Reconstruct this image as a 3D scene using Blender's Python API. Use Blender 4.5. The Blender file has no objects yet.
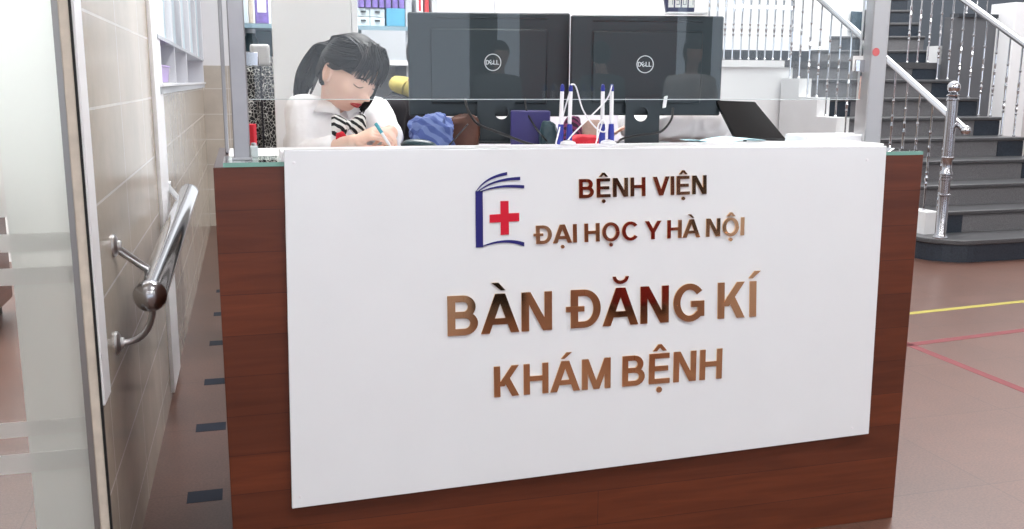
import bpy, bmesh, math, random
from math import sin, cos, pi, sqrt, atan2, radians
from mathutils import Vector, Matrix, noise
random.seed(7)
SC = bpy.context.scene
COL = SC.collection

# ------------------------------------------------------------------ camera
F, PITCH, ROLL, H, YAW = 948.667, .1892, .0051, 1.2934, .2759
def _basis():
    cp, sp = cos(PITCH), sin(PITCH)
    fw = Vector((0, cp, -sp)); up = Vector((0, sp, cp)); rt = Vector((1, 0, 0))
    r = cos(ROLL) * rt + sin(ROLL) * up; u = -sin(ROLL) * rt + cos(ROLL) * up
    R = Matrix.Rotation(-YAW, 3, 'Z')
    return R @ fw, R @ r, R @ u
FW, RT, UP = _basis()
O = Vector((0, 0, H))
def ray(px, py): return FW + RT * ((px - 512) / F) - UP * ((py - 264.5) / F)
def at_z(px, py, z):
    d = ray(px, py); return O + d * ((z - H) / d.z)
def at_Y(px, py, Y):
    d = ray(px, py); return O + d * (Y / d.y)
def at_X(px, py, X):
    d = ray(px, py); return O + d * (X / d.x)
def at_D(px, py, D): return O + ray(px, py) * D
cam = bpy.data.cameras.new('camera'); camo = bpy.data.objects.new('camera', cam); COL.objects.link(camo)
cam.sensor_fit = 'HORIZONTAL'; cam.sensor_width = 36; cam.lens = 36 * F / 1024; cam.clip_start = .05; cam.clip_end = 100
M = Matrix.Identity(4)
for i in range(3):
    M[i][0] = RT[i]; M[i][1] = UP[i]; M[i][2] = -FW[i]; M[i][3] = O[i]
camo.matrix_world = M
SC.camera = camo

# ------------------------------------------------------------------ materials
MATS = {}
def lin(c):
    return tuple(((v / 255) / 12.92 if v / 255 <= .04045 else ((v / 255 + .055) / 1.055) ** 2.4) for v in c) + (1,)
def mat(name, col, rough=.5, metal=0, spec=.5, trans=0, ior=1.45, alpha=1, emit=0, var=0, vscale=20, bump=0, bscale=60, coat=0, sss=0):
    m = bpy.data.materials.new(name); m.use_nodes = True; MATS[name] = m
    nt = m.node_tree; b = nt.nodes['Principled BSDF']
    c = lin(col)
    b.inputs['Base Color'].default_value = c; b.inputs['Roughness'].default_value = rough
    b.inputs['Metallic'].default_value = metal; b.inputs['IOR'].default_value = ior
    b.inputs['Transmission Weight'].default_value = trans; b.inputs['Alpha'].default_value = alpha
    b.inputs['Specular IOR Level'].default_value = spec; b.inputs['Coat Weight'].default_value = coat
    if sss: b.inputs['Subsurface Weight'].default_value = sss; b.inputs['Subsurface Radius'].default_value = (.012, .005, .003)
    if emit: b.inputs['Emission Color'].default_value = c; b.inputs['Emission Strength'].default_value = emit
    if var or bump:
        tc = nt.nodes.new('ShaderNodeTexCoord')
        n = nt.nodes.new('ShaderNodeTexNoise'); n.inputs['Scale'].default_value = vscale; n.inputs['Detail'].default_value = 6
        nt.links.new(tc.outputs['Object'], n.inputs['Vector'])
        if var:
            mx = nt.nodes.new('ShaderNodeMix'); mx.data_type = 'RGBA'
            lo = tuple(v * (1 - var) for v in c[:3]) + (1,); hi = tuple(min(1, v * (1 + var)) for v in c[:3]) + (1,)
            mx.inputs[6].default_value = lo; mx.inputs[7].default_value = hi
            cr = nt.nodes.new('ShaderNodeMapRange'); cr.inputs[1].default_value = .3; cr.inputs[2].default_value = .7
            nt.links.new(n.outputs[0], cr.inputs[0]); nt.links.new(cr.outputs[0], mx.inputs[0])
            nt.links.new(mx.outputs[2], b.inputs['Base Color'])
        if bump:
            n2 = nt.nodes.new('ShaderNodeTexNoise'); n2.inputs['Scale'].default_value = bscale
            nt.links.new(tc.outputs['Object'], n2.inputs['Vector'])
            bp = nt.nodes.new('ShaderNodeBump'); bp.inputs['Strength'].default_value = bump; bp.inputs['Distance'].default_value = .01
            nt.links.new(n2.outputs[0], bp.inputs['Height']); nt.links.new(bp.outputs[0], b.inputs['Normal'])
    return m
def N(nt, t, **kw):
    n = nt.nodes.new(t)
    for k, v in kw.items(): setattr(n, k, v)
    return n

def tile_mat(name, axes, bw, bh, off, c1, c2, mortar, msize, rough, vs=6, offset=0.0, shift=(0, 0), speck=0.0, bumpm=.15):
    m = mat(name, c1, rough); nt = m.node_tree; b = nt.nodes['Principled BSDF']; L = nt.links.new
    tc = N(nt, 'ShaderNodeTexCoord'); sp = N(nt, 'ShaderNodeSeparateXYZ'); cb = N(nt, 'ShaderNodeCombineXYZ')
    L(tc.outputs['Object'], sp.inputs[0])
    for i, a in enumerate(axes):
        ad = N(nt, 'ShaderNodeMath', operation='ADD'); ad.inputs[1].default_value = shift[i]
        L(sp.outputs[a], ad.inputs[0]); L(ad.outputs[0], cb.inputs[i])
    br = N(nt, 'ShaderNodeTexBrick'); br.offset = offset; br.squash = 1
    br.inputs['Scale'].default_value = 1; br.inputs['Brick Width'].default_value = bw; br.inputs['Row Height'].default_value = bh
    br.inputs['Mortar Size'].default_value = msize; br.inputs['Mortar Smooth'].default_value = .1; br.inputs['Bias'].default_value = 0
    br.inputs['Color1'].default_value = lin(c1); br.inputs['Color2'].default_value = lin(c2); br.inputs['Mortar'].default_value = lin(mortar)
    L(cb.outputs[0], br.inputs['Vector'])
    n = N(nt, 'ShaderNodeTexNoise'); n.inputs['Scale'].default_value = vs; n.inputs['Detail'].default_value = 8; n.inputs['Roughness'].default_value = .65
    L(tc.outputs['Object'], n.inputs['Vector'])
    mr = N(nt, 'ShaderNodeMapRange'); mr.inputs[1].default_value = .3; mr.inputs[2].default_value = .7; mr.inputs[3].default_value = .86; mr.inputs[4].default_value = 1.1
    L(n.outputs[0], mr.inputs[0])
    mx = N(nt, 'ShaderNodeMix', data_type='RGBA', blend_type='MULTIPLY'); mx.inputs[0].default_value = 1
    L(br.outputs['Color'], mx.inputs[6]); L(mr.outputs[0], mx.inputs[7])
    last = mx.outputs[2]
    if speck:
        n3 = N(nt, 'ShaderNodeTexNoise'); n3.inputs['Scale'].default_value = 130; n3.inputs['Detail'].default_value = 2
        L(tc.outputs['Object'], n3.inputs['Vector'])
        m3 = N(nt, 'ShaderNodeMapRange'); m3.inputs[1].default_value = .35; m3.inputs[2].default_value = .65; m3.inputs[3].default_value = 1 - speck; m3.inputs[4].default_value = 1 + speck
        L(n3.outputs[0], m3.inputs[0])
        mx3 = N(nt, 'ShaderNodeMix', data_type='RGBA', blend_type='MULTIPLY'); mx3.inputs[0].default_value = 1
        L(last, mx3.inputs[6]); L(m3.outputs[0], mx3.inputs[7]); last = mx3.outputs[2]
    L(last, b.inputs['Base Color'])
    if bumpm:
        bp = N(nt, 'ShaderNodeBump'); bp.inputs['Strength'].default_value = bumpm; bp.inputs['Distance'].default_value = .004; bp.invert = True
        L(br.outputs['Fac'], bp.inputs['Height']); L(bp.outputs[0], b.inputs['Normal'])
    return m

floor_m = tile_mat('granite_floor', (0, 1), .6, .6, 0, (101, 71, 60), (96, 68, 58), (80, 57, 48), .0022, .34, 3, shift=(.08, .0), speck=.18, bumpm=.02)
wall_tile = tile_mat('beige_wall_tile', (1, 2), .62, .2235, 0, (180, 169, 154), (173, 162, 147), (208, 203, 195), .0035, .18, 4, shift=(.1, .112))
wall_tile_x = tile_mat('beige_wall_tile_facing', (0, 2), .45, .2235, 0, (206, 197, 184), (200, 190, 178), (224, 220, 214), .0035, .22, 4, shift=(.1, .112))
white_wall = mat('white_painted_wall', (236, 235, 236), .6, var=.02, vscale=3)
lilac_wall = mat('pale_lilac_wall', (226, 224, 232), .6)
stair_white = mat('white_stair_plaster', (232, 232, 232), .55, var=.03, vscale=4)
grey_wall_m = mat('dark_grey_wall', (92, 93, 97), .5, var=.04, vscale=5)
granite = mat('grey_granite', (110, 109, 111), .35, var=.28, vscale=150)
granite_dark = mat('dark_blue_granite', (48, 55, 64), .25, var=.2, vscale=80)
granite_nose = mat('polished_granite_tread', (78, 78, 80), .28, var=.2, vscale=120)
white_acrylic = mat('white_acrylic', (228, 231, 234), .22, var=.012, vscale=6, coat=.2)
white_paint = mat('white_laminate', (238, 238, 240), .3)
steel = mat('brushed_steel', (178, 178, 182), .24, metal=1, bump=.02, bscale=90)
soft_steel = mat('satin_steel', (205, 205, 206), .4, metal=.9)
chrome = mat('polished_chrome', (205, 205, 208), .09, metal=1)
dull_steel = mat('dull_steel', (174, 174, 178), .42, metal=.85, var=.1, vscale=6)
letter_m = mat('bronze_mirror', (238, 196, 152), .06, metal=1)
navy = mat('navy_vinyl', (36, 34, 110), .35)
red = mat('red_vinyl', (205, 22, 48), .35)
black_pl = mat('black_plastic', (42, 52, 58), .36)
black_gl = mat('glossy_black', (24, 26, 28), .15)
cable_m = mat('black_cable', (26, 27, 30), .4)
logo_m = mat('silver_print', (215, 220, 224), .3)
white_pl = mat('white_plastic', (232, 232, 236), .3)
blue_pl = mat('blue_plastic', (52, 60, 150), .3)
skin = mat('skin', (226, 186, 168), .5, sss=.15)
hair_m = mat('black_hair', (20, 17, 18), .5, spec=.35)
def vary_hair(m):
    nt = m.node_tree; b = nt.nodes['Principled BSDF']; g_ = N(nt, 'ShaderNodeNewGeometry'); mx = N(nt, 'ShaderNodeMix', data_type='RGBA')
    mx.inputs[6].default_value = lin((12, 10, 12)); mx.inputs[7].default_value = lin((52, 44, 43))
    pw = N(nt, 'ShaderNodeMath', operation='POWER'); pw.inputs[1].default_value = 1.8
    nt.links.new(g_.outputs['Random Per Island'], pw.inputs[0]); nt.links.new(pw.outputs[0], mx.inputs[0]); nt.links.new(mx.outputs[2], b.inputs['Base Color'])
vary_hair(hair_m)
lips_m = mat('lips', (182, 66, 70), .4)
brow_m = mat('brow_hair', (44, 34, 32), .7)
blouse_m = mat('white_cotton', (240, 239, 242), .8, bump=.35, bscale=22)
coat_m = mat('white_coat_cotton', (228, 227, 230), .8, bump=1.0, bscale=9)
red_cloth = mat('red_cloth', (196, 30, 48), .7, bump=.3, bscale=20)
yellow_cloth = mat('yellow_cloth', (196, 180, 96), .8, bump=.4, bscale=25, var=.2)
black_cloth = mat('black_cloth', (26, 24, 32), .8, bump=.3, bscale=20)
trouser_m = mat('dark_trousers', (38, 40, 48), .8)
brown_m = mat('brown_leather', (86, 52, 40), .45, var=.25, vscale=12)
purple_m = mat('violet_plastic', (52, 46, 106), .4)
purple_basket_m = mat('lilac_plastic', (168, 128, 208), .3)
paper_m = mat('white_paper', (240, 240, 240), .7)
cyan_paper = mat('pale_blue_paper', (188, 224, 234), .7)
grey_pl = mat('grey_plastic', (178, 176, 176), .45)
pale_grey = mat('pale_grey_metal', (186, 190, 196), .4, var=.05)
teal_box = mat('blue_carton', (84, 160, 194), .5, var=.1, vscale=30)
pale_box = mat('pale_blue_carton', (205, 220, 228), .5)
violet_pack = mat('violet_carton', (120, 100, 175), .5, var=.35, vscale=40)
teal_metal = mat('blue_grey_metal', (132, 158, 172), .35)
dark_teal = mat('dark_teal_plastic', (44, 66, 74), .3)
tape_yellow = mat('yellow_tape', (160, 148, 66), .6, spec=.3)
tape_red = mat('red_tape', (118, 52, 56), .6, spec=.3)
tape_blue = mat('dark_blue_tape', (34, 41, 56), .6, spec=.3)
skirt_dark = mat('dark_skirting', (56, 60, 66), .35)
cream_stone = mat('cream_stone', (196, 186, 172), .5, var=.1, vscale=25)
rubber = mat('black_rubber', (24, 24, 24), .7)
grey_alu = mat('aluminium_channel', (150, 148, 146), .35, metal=.8)
poster_m = mat('dark_blue_poster', (52, 72, 84), .4, var=.4, vscale=14)
rose_m = mat('rose_red', (214, 110, 112), .5)
lamp_m = mat('lamp_diffuser', (255, 255, 255), .5, emit=14.5)
ceil_m = mat('white_ceiling', (230, 230, 230), .8)

# wood boards of the desk
def wood():
    m = mat('red_brown_wood', (100, 50, 34), .28); nt = m.node_tree; b = nt.nodes['Principled BSDF']; L = nt.links.new
    tc = N(nt, 'ShaderNodeTexCoord'); sp = N(nt, 'ShaderNodeSeparateXYZ'); cb = N(nt, 'ShaderNodeCombineXYZ'); L(tc.outputs['Object'], sp.inputs[0])
    L(sp.outputs[0], cb.inputs[0]); L(sp.outputs[2], cb.inputs[1])
    br = N(nt, 'ShaderNodeTexBrick'); br.offset = .37; br.inputs['Scale'].default_value = 1
    br.inputs['Brick Width'].default_value = 7; br.inputs['Row Height'].default_value = .1; br.inputs['Mortar Size'].default_value = .0007; br.inputs['Bias'].default_value = 0
    br.inputs['Color1'].default_value = lin((100, 49, 29)); br.inputs['Color2'].default_value = lin((84, 42, 27)); br.inputs['Mortar'].default_value = lin((60, 31, 24))
    L(cb.outputs[0], br.inputs['Vector'])
    mp = N(nt, 'ShaderNodeMapping'); mp.inputs['Scale'].default_value = (2.2, 2, 26); L(tc.outputs['Object'], mp.inputs[0])
    n = N(nt, 'ShaderNodeTexNoise'); n.inputs['Scale'].default_value = 1.5; n.inputs['Detail'].default_value = 7; n.inputs['Distortion'].default_value = .6; L(mp.outputs[0], n.inputs['Vector'])
    mr = N(nt, 'ShaderNodeMapRange'); mr.inputs[1].default_value = .3; mr.inputs[2].default_value = .7; mr.inputs[3].default_value = .78; mr.inputs[4].default_value = 1.2; L(n.outputs[0], mr.inputs[0])
    mx = N(nt, 'ShaderNodeMix', data_type='RGBA', blend_type='MULTIPLY'); mx.inputs[0].default_value = 1
    L(br.outputs['Color'], mx.inputs[6]); L(mr.outputs[0], mx.inputs[7]); L(mx.outputs[2], b.inputs['Base Color'])
    return m
wood_m = wood()

def stripes(name, c1, c2, scale, dist, rough=.7, kind='WAVE'):
    m = mat(name, c1, rough); nt = m.node_tree; b = nt.nodes['Principled BSDF']; L = nt.links.new
    tc = N(nt, 'ShaderNodeTexCoord')
    if kind == 'WAVE':
        w = N(nt, 'ShaderNodeTexWave'); w.inputs['Scale'].default_value = scale; w.inputs['Distortion'].default_value = dist; w.inputs['Detail'].default_value = 1
        w.bands_direction = 'DIAGONAL'; out = w.outputs[1]
    else:
        w = N(nt, 'ShaderNodeTexVoronoi'); w.feature = 'DISTANCE_TO_EDGE'; w.inputs['Scale'].default_value = scale; out = w.outputs[0]
    L(tc.outputs['Object'], w.inputs['Vector'])
    r = N(nt, 'ShaderNodeValToRGB'); r.color_ramp.interpolation = 'CONSTANT'
    r.color_ramp.elements[0].color = lin(c1); r.color_ramp.elements[1].color = lin(c2); r.color_ramp.elements[1].position = .5 if kind == 'WAVE' else dist
    L(out, r.inputs[0]); L(r.outputs[0], b.inputs['Base Color'])
    return m
blue_cloth = stripes('blue_striped_cloth', (74, 92, 150), (108, 126, 176), 14, 2)
zebra = stripes('zebra_satin', (22, 22, 26), (222, 220, 218), 28, 3)
dress_m = stripes('speckled_dress', (196, 194, 188), (22, 21, 24), 60, .042, kind='V')

def glass(name, tint, gloss=.0, ior=1.45):
    m = bpy.data.materials.new(name); m.use_nodes = True; nt = m.node_tree; nt.nodes.remove(nt.nodes['Principled BSDF']); L = nt.links.new
    out = nt.nodes['Material Output']; tr = N(nt, 'ShaderNodeBsdfTransparent'); tr.inputs[0].default_value = tint
    gl = N(nt, 'ShaderNodeBsdfGlossy'); gl.inputs['Roughness'].default_value = gloss; gl.inputs[0].default_value = (1, 1, 1, 1)
    fr = N(nt, 'ShaderNodeFresnel'); fr.inputs[0].default_value = ior
    mx = N(nt, 'ShaderNodeMixShader'); L(fr.outputs[0], mx.inputs[0]); L(tr.outputs[0], mx.inputs[1]); L(gl.outputs[0], mx.inputs[2]); L(mx.outputs[0], out.inputs[0])
    return m
pane_m = glass('clear_glass', (.97, .985, .98, 1), ior=1.36)
ledge_glass = glass('green_edged_glass', (.86, .94, .91, 1), ior=1.55)
edge_m = mat('glass_edge', (126, 172, 160), .2, alpha=.9)
edge_white = mat('polished_glass_edge', (205, 214, 216), .2)
door_glass = glass('door_glass', (.96, .975, .965, 1), ior=1.45)
def frost(name, col, rough, fac):
    m = bpy.data.materials.new(name); m.use_nodes = True; nt = m.node_tree; b = nt.nodes['Principled BSDF']; L = nt.links.new
    b.inputs['Base Color'].default_value = lin(col); b.inputs['Roughness'].default_value = rough; b.inputs['Transmission Weight'].default_value = 1; b.inputs['IOR'].default_value = 1.12
    df = N(nt, 'ShaderNodeBsdfTranslucent'); df.inputs[0].default_value = lin(col)
    d2 = N(nt, 'ShaderNodeBsdfDiffuse'); d2.inputs[0].default_value = lin(col)
    ms = N(nt, 'ShaderNodeMixShader'); ms.inputs[0].default_value = .5; L(df.outputs[0], ms.inputs[1]); L(d2.outputs[0], ms.inputs[2])
    mx = N(nt, 'ShaderNodeMixShader'); mx.inputs[0].default_value = fac; L(b.outputs[0], mx.inputs[1]); L(ms.outputs[0], mx.inputs[2])
    L(mx.outputs[0], nt.nodes['Material Output'].inputs[0]); return m
frost_m = frost('frosted_film', (232, 236, 233), .5, .3)
frost_band = frost('frosted_band_film', (232, 232, 230), .3, .35)

# ------------------------------------------------------------------ mesh helpers
class MB:
    def __init__(s): s.v = []; s.f = []; s.T = None
    def add(s, vs, fs):
        b = len(s.v)
        s.v += [Vector(p) if s.T is None else s.T(Vector(p)) for p in vs]
        s.f += [tuple(b + i for i in f) for f in fs]; return s
    def box(s, x0, x1, y0, y1, z0, z1):
        return s.add([(x0, y0, z0), (x1, y0, z0), (x1, y1, z0), (x0, y1, z0), (x0, y0, z1), (x1, y0, z1), (x1, y1, z1), (x0, y1, z1)],
                     [(0, 3, 2, 1), (4, 5, 6, 7), (0, 1, 5, 4), (1, 2, 6, 5), (2, 3, 7, 6), (3, 0, 4, 7)])
    def obox(s, c, ax, ay, az):   # oriented box: centre + half-axis vectors
        c = Vector(c); ax = Vector(ax); ay = Vector(ay); az = Vector(az)
        P = [c + i * ax + j * ay + k * az for k in (-1, 1) for j in (-1, 1) for i in (-1, 1)]
        return s.add(P, [(0, 2, 3, 1), (4, 5, 7, 6), (0, 1, 5, 4), (1, 3, 7, 5), (3, 2, 6, 7), (2, 0, 4, 6)])
    def prism(s, poly, off):
        n = len(poly); off = Vector(off); P = [Vector(p) for p in poly]
        return s.add(P + [p + off for p in P], [tuple(range(n))[::-1], tuple(range(n, 2 * n))] + [(i, (i + 1) % n, n + (i + 1) % n, n + i) for i in range(n)])
    def tube(s, path, r, n=12, cap=True, sx=None):
        P = [Vector(p) for p in path]; R = r if isinstance(r, (list, tuple)) else [r] * len(P)
        vs = []; up = None
        for i, p in enumerate(P):
            d = (P[min(i + 1, len(P) - 1)] - P[max(i - 1, 0)]).normalized()
            if up is None:
                a = Vector((0, 0, 1)) if abs(d.z) < .9 else Vector((1, 0, 0)); up = (a - d * a.dot(d)).normalized()
            else:
                up = (up - d * up.dot(d)).normalized()
            sd = d.cross(up)
            rr = R[i]; ra, rb = (rr if isinstance(rr, (list, tuple)) else (rr, rr))
            for k in range(n):
                t = 2 * pi * k / n; vs.append(p + sd * (cos(t) * ra) + up * (sin(t) * rb))
        fs = [(i * n + k, i * n + (k + 1) % n, (i + 1) * n + (k + 1) % n, (i + 1) * n + k) for i in range(len(P) - 1) for k in range(n)]
        if cap: fs += [tuple(range(n))[::-1], tuple(range((len(P) - 1) * n, len(P) * n))]
        return s.add(vs, fs)
    def loft(s, rings):   # rings: lists of equally many points
        n = len(rings[0]); vs = [p for r in rings for p in r]
        fs = [(i * n + k, i * n + (k + 1) % n, (i + 1) * n + (k + 1) % n, (i + 1) * n + k) for i in range(len(rings) - 1) for k in range(n)]
        fs += [tuple(range(n))[::-1], tuple(range((len(rings) - 1) * n, len(rings) * n))]
        return s.add(vs, fs)
    def lathe(s, prof, o=(0, 0, 0), n=16, axis=None):
        o = Vector(o); Q = Matrix.Identity(3) if axis is None else Vector((0, 0, 1)).rotation_difference(Vector(axis)).to_matrix()
        vs = [o + Q @ Vector((r * cos(2 * pi * k / n), r * sin(2 * pi * k / n), z)) for r, z in prof for k in range(n)]
        m = len(prof)
        fs = [(i * n + k, i * n + (k + 1) % n, (i + 1) * n + (k + 1) % n, (i + 1) * n + k) for i in range(m - 1) for k in range(n)]
        fs += [tuple(range(n))[::-1], tuple(range((m - 1) * n, m * n))]
        return s.add(vs, fs)
    def ball(s, c, r, n=16, m=10, B=None):
        c = Vector(c); r = r if isinstance(r, (list, tuple)) else (r, r, r); vs = []
        B = B or Matrix.Identity(3)
        for j in range(1, m):
            t = pi * j / m
            for k in range(n):
                a = 2 * pi * k / n; vs.append(c + B @ Vector((r[0] * sin(t) * cos(a), r[1] * sin(t) * sin(a), r[2] * cos(t))))
        b = len(vs); vs += [c + B @ Vector((0, 0, r[2])), c + B @ Vector((0, 0, -r[2]))]
        fs = [(j * n + k, (j + 1) * n + k, (j + 1) * n + (k + 1) % n, j * n + (k + 1) % n) for j in range(m - 2) for k in range(n)]
        fs += [(b, k, (k + 1) % n) for k in range(n)] + [(b + 1, (m - 2) * n + (k + 1) % n, (m - 2) * n + k) for k in range(n)]
        return s.add(vs, fs)
    def build(s, name, m, parent=None, smooth=False, bevel=0, seg=2, origin=None):
        if parent is not None:
            org = Vector(parent.get('_o', (0, 0, 0)))
        else:
            if origin is None:
                xs = [p.x for p in s.v]; ys = [p.y for p in s.v]; origin = ((min(xs) + max(xs)) / 2, (min(ys) + max(ys)) / 2, min(p.z for p in s.v))
            org = Vector(origin)
        me = bpy.data.meshes.new(name); me.from_pydata([p - org for p in s.v], [], s.f); me.validate(); 
        bm = bmesh.new(); bm.from_mesh(me); bmesh.ops.recalc_face_normals(bm, faces=bm.faces)
        bm.to_mesh(me); bm.free()
        me.materials.append(m)
        if smooth:
            for p in me.polygons: p.use_smooth = True
            me.set_sharp_from_angle(angle=radians(42))
        o = bpy.data.objects.new(name, me); COL.objects.link(o)
        if parent is not None: o.parent = parent; o['_o'] = tuple(org)
        else: o.location = org; o['_o'] = tuple(org)
        if bevel:
            bv = o.modifiers.new('bevel', 'BEVEL'); bv.width = bevel; bv.segments = seg; bv.limit_method = 'ANGLE'; bv.angle_limit = radians(40)
            for p in me.polygons: p.use_smooth = True
            me.set_sharp_from_angle(angle=radians(30))
        return o
def tag(o, label=None, cat=None, group=None, kind=None):
    if label: o['label'] = label
    if cat: o['category'] = cat
    if group: o['group'] = group
    if kind: o['kind'] = kind
    return o
def thing(name, loc, label, cat, group=None, kind=None):
    o = bpy.data.objects.new(name, None); COL.objects.link(o); o.location = loc; o['_o'] = tuple(loc); o.empty_display_size = .05
    return tag(o, label, cat, group, kind)
def struct(name, mb, m, **kw):
    o = mb.build(name, m, **kw); o['kind'] = 'structure'; return o

# ------------------------------------------------------------------ setting
struct('floor', MB().box(-7, 14, -9.2, 14, -.1, 0), floor_m, origin=(0, 0, 0))
# left wall through the two floor points read from the picture
A = at_z(170, 407, 0); B_ = at_z(211, 226, 0)
WD = (B_ - A); WD.z = 0; WD.normalize(); WN = Vector((WD.y, -WD.x, 0))   # WN points into the passage
def W(px, py, off=0.0):    # point on the wall plane shifted by off into the room
    d = ray(px, py); P0 = A + WN * off; t = (P0 - O).dot(WN) / d.dot(WN); return O + d * t
def wl(P): return (P - A).dot(WD)
def wp(s, z, off=0.0): return A + WD * s + WN * off + Vector((0, 0, z))
s_near = wl(W(74, 60)); s_far = wl(B_)
def wallbox(mb, s0, s1, z0, z1, o0, o1):
    c = (wp(s0, z0, o0) + wp(s1, z1, o1)) / 2
    return mb.obox(c, WD * ((s1 - s0) / 2), WN * ((o1 - o0) / 2), (0, 0, (z1 - z0) / 2))
n_s0 = wl(W(156, 86)); n_s1 = min(wl(W(208, 83)), s_far - .15); n_z0 = W(157, 87).z; n_zu = W(157, 40).z
wlm = wallbox(MB(), s_near, s_far + .1, 0, n_z0, -.03, 0)
wallbox(wlm, s_near, n_s0, n_z0, 3.3, -.03, 0); wallbox(wlm, n_s1, s_far + .1, n_z0, 1.452, -.03, 0)
struct('wall_left', wlm, wall_tile, origin=(0, 0, 0))
wum = MB(); wallbox(wum, n_s1, s_far + .1, 1.452, 3.3, -.03, -.003)
struct('wall_left_upper', wum, white_wall)
C1 = W(211, 226)
# pillar at the far end of the passage
cx0 = C1.x - .1
cY = C1.y
cx1 = at_Y(247, 100, cY).x
struct('wall_far_left', MB().box(cx0, cx1, cY, cY + .3, 0, 1.43), wall_tile_x, origin=(0, 0, 0))
struct('wall_far_left_upper', MB().box(cx0, cx1, cY + .005, cY + .3, 1.43, 3.3), white_wall)
# near jamb, channel and strips
Yj = W(74, 60).y
j0 = at_Y(62, 60, Yj).x; j1 = at_Y(75, 60, Yj).x
struct('trim_1', MB().box(j0, j1 - .002, Yj - .004, Yj + .13, 0, 3.3), cream_stone, bevel=.003)
struct('trim_2', MB().box(at_Y(55.5, 60, Yj).x, j0, Yj - .001, Yj + .05, 0, 3.3), grey_alu)
struct('trim_3', MB().box(j1 - .004, j1 + .001, Yj - .006, Yj + .004, .0, 3.3), rubber)
a0 = W(74, 60, .0); b0 = W(103, 403, .0)
struct('trim_4', wallbox(MB(), s_near + .0, s_near + .1, b0.z, 3.3, 0, .008), white_paint, bevel=.002)
p1 = W(147, 20); p2 = W(158, 20); q = W(172, 405)
struct('trim_5', wallbox(MB(), wl(W(152, 100)), wl(W(160, 100)), .03, 3.3, 0, .015), white_paint, bevel=.002)

# frosted glass door left of the wall end
gx1 = at_Y(57, 60, Yj).x; gx0 = gx1 - 1.0; gY = Yj + .03
gr = thing('glass_door', (gx1 - .5, gY, .01), 'frosted glass door with clear horizontal gaps at the left edge', 'door')
MB().box(gx0, gx1, gY - .005, gY + .005, .01, 2.6).build('glass_pane', door_glass, gr)
MB().box(gx1 - .0015, gx1 + .003, gY - .006, gY + .006, .01, 2.6).build('pane_edge', edge_white, gr)
fx = at_Y(11, 250, gY).x
def zt(y, px=30): return at_Y(px, y, gY).z
MB().box(fx, gx1 - .002, gY - .0065, gY - .0052, .011, 2.6).build('frosted_film', frost_m, gr)
MB().box(gx0, fx, gY - .0065, gY - .0052, zt(217, 5), 2.6).build('frosted_film', frost_band, gr)
for y0, y1 in ((233, 251), (267, 284), (420, 435), (452, 471)):
    MB().box(gx0, gx1 - .002, gY - .0085, gY - .007, zt(y1, 30), zt(y0, 30)).build('frosted_stripe', frost_band, gr)

# room behind the glass door
struct('wall_side_room', MB().box(-4.6, W(74, 60).x - .15, 7.5, 7.6, 0, 3.3), white_wall)
cb = thing('low_cabinet', (-2.1, 5.6, 0), 'low dark wooden cabinet seen blurred behind the frosted glass door', 'cabinet')
MB().box(-2.9, -1.3, 5.35, 5.85, .08, .62).build('body', wood_m, cb, bevel=.006)
MB().box(-2.95, -1.25, 5.3, 5.9, .62, .66).build('top', wood_m, cb, bevel=.006)
MB().box(-2.85, -1.35, 5.4, 5.8, 0, .08).build('plinth', rubber, cb)

# white box cabinet with strip panels on the wall
s0 = n_s0 + .004; s1 = n_s1 - .004; zb = n_z0; zu = n_zu; ND = .15
rk = thing('wall_cabinet', tuple(wp((s0 + s1) / 2, zb, 0)), 'recessed wall cabinet with pale blue sliding panels above an open lilac shelf', 'cabinet')
wallbox(MB(), s0, s1, zb + .001, zb + .015, -ND, .03).build('shelf', white_pl, rk, bevel=.002)
wallbox(MB(), s0, s1, zb - .028, zb, .001, .02).build('underside', pale_grey, rk)
wallbox(MB(), s0, s1, zb + .015, 3.0, -ND - .01, -ND).build('back_panel', lilac_wall, rk)
wallbox(MB(), s0, s1, zu, zu + .016, -ND, .02).build('rail', pale_grey, rk)
nsl = 6
for i in range(nsl):
    a = s0 + (s1 - s0) * (i / nsl) ** 1.5; b = s0 + (s1 - s0) * ((i + 1) / nsl) ** 1.5; g_ = (b - a)
    wallbox(MB(), a + .01, b - .14 * g_, zu + .016, 2.9, -.02, -.005).build('panel', pale_box, rk, bevel=.003)
    wallbox(MB(), b - .10 * g_, b - .0, zu + .016, 2.9, -.025, .022).build('post', white_pl, rk)
for u_ in (0.004, .22, .45, .995):
    a = s0 + (s1 - s0) * u_
    wallbox(MB(), max(s0, a - .02), min(s1, a + .02), zb + .015, zu, -ND, .015).build('divider', white_pl, rk)
bk = thing('plastic_basket', tuple(wp(s0 + .3, zb + .017, -.05)), 'small lilac plastic basket on the open shelf of the wall cabinet', 'basket')
bb = MB(); sa = s0 + .1; sb = s0 + .75
def taper(s0_, s1_, o0, o1, z0, z1, t):
    r0 = [wp(s0_ + t, z0, o0 + t), wp(s1_ - t, z0, o0 + t), wp(s1_ - t, z0, o1 - t), wp(s0_ + t, z0, o1 - t)]
    r1 = [wp(s0_, z1, o0), wp(s1_, z1, o0), wp(s1_, z1, o1), wp(s0_, z1, o1)]
    return MB().add(r0 + r1, [(0, 1, 2, 3), (0, 1, 5, 4), (1, 2, 6, 5), (2, 3, 7, 6), (3, 0, 4, 7)])
o = taper(sa, sb, -.10, .005, zb + .019, zb + .09, .01).build('body', purple_basket_m, bk); sm = o.modifiers.new('s', 'SOLIDIFY'); sm.thickness = .002
t_ = .006; bb = MB().tube([wp(sa, zb + .09, -.1), wp(sb, zb + .09, -.1), wp(sb, zb + .09, .005), wp(sa, zb + .09, .005), wp(sa, zb + .09, -.1)], .004, 8); bb.build('rim', purple_basket_m, bk)

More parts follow.
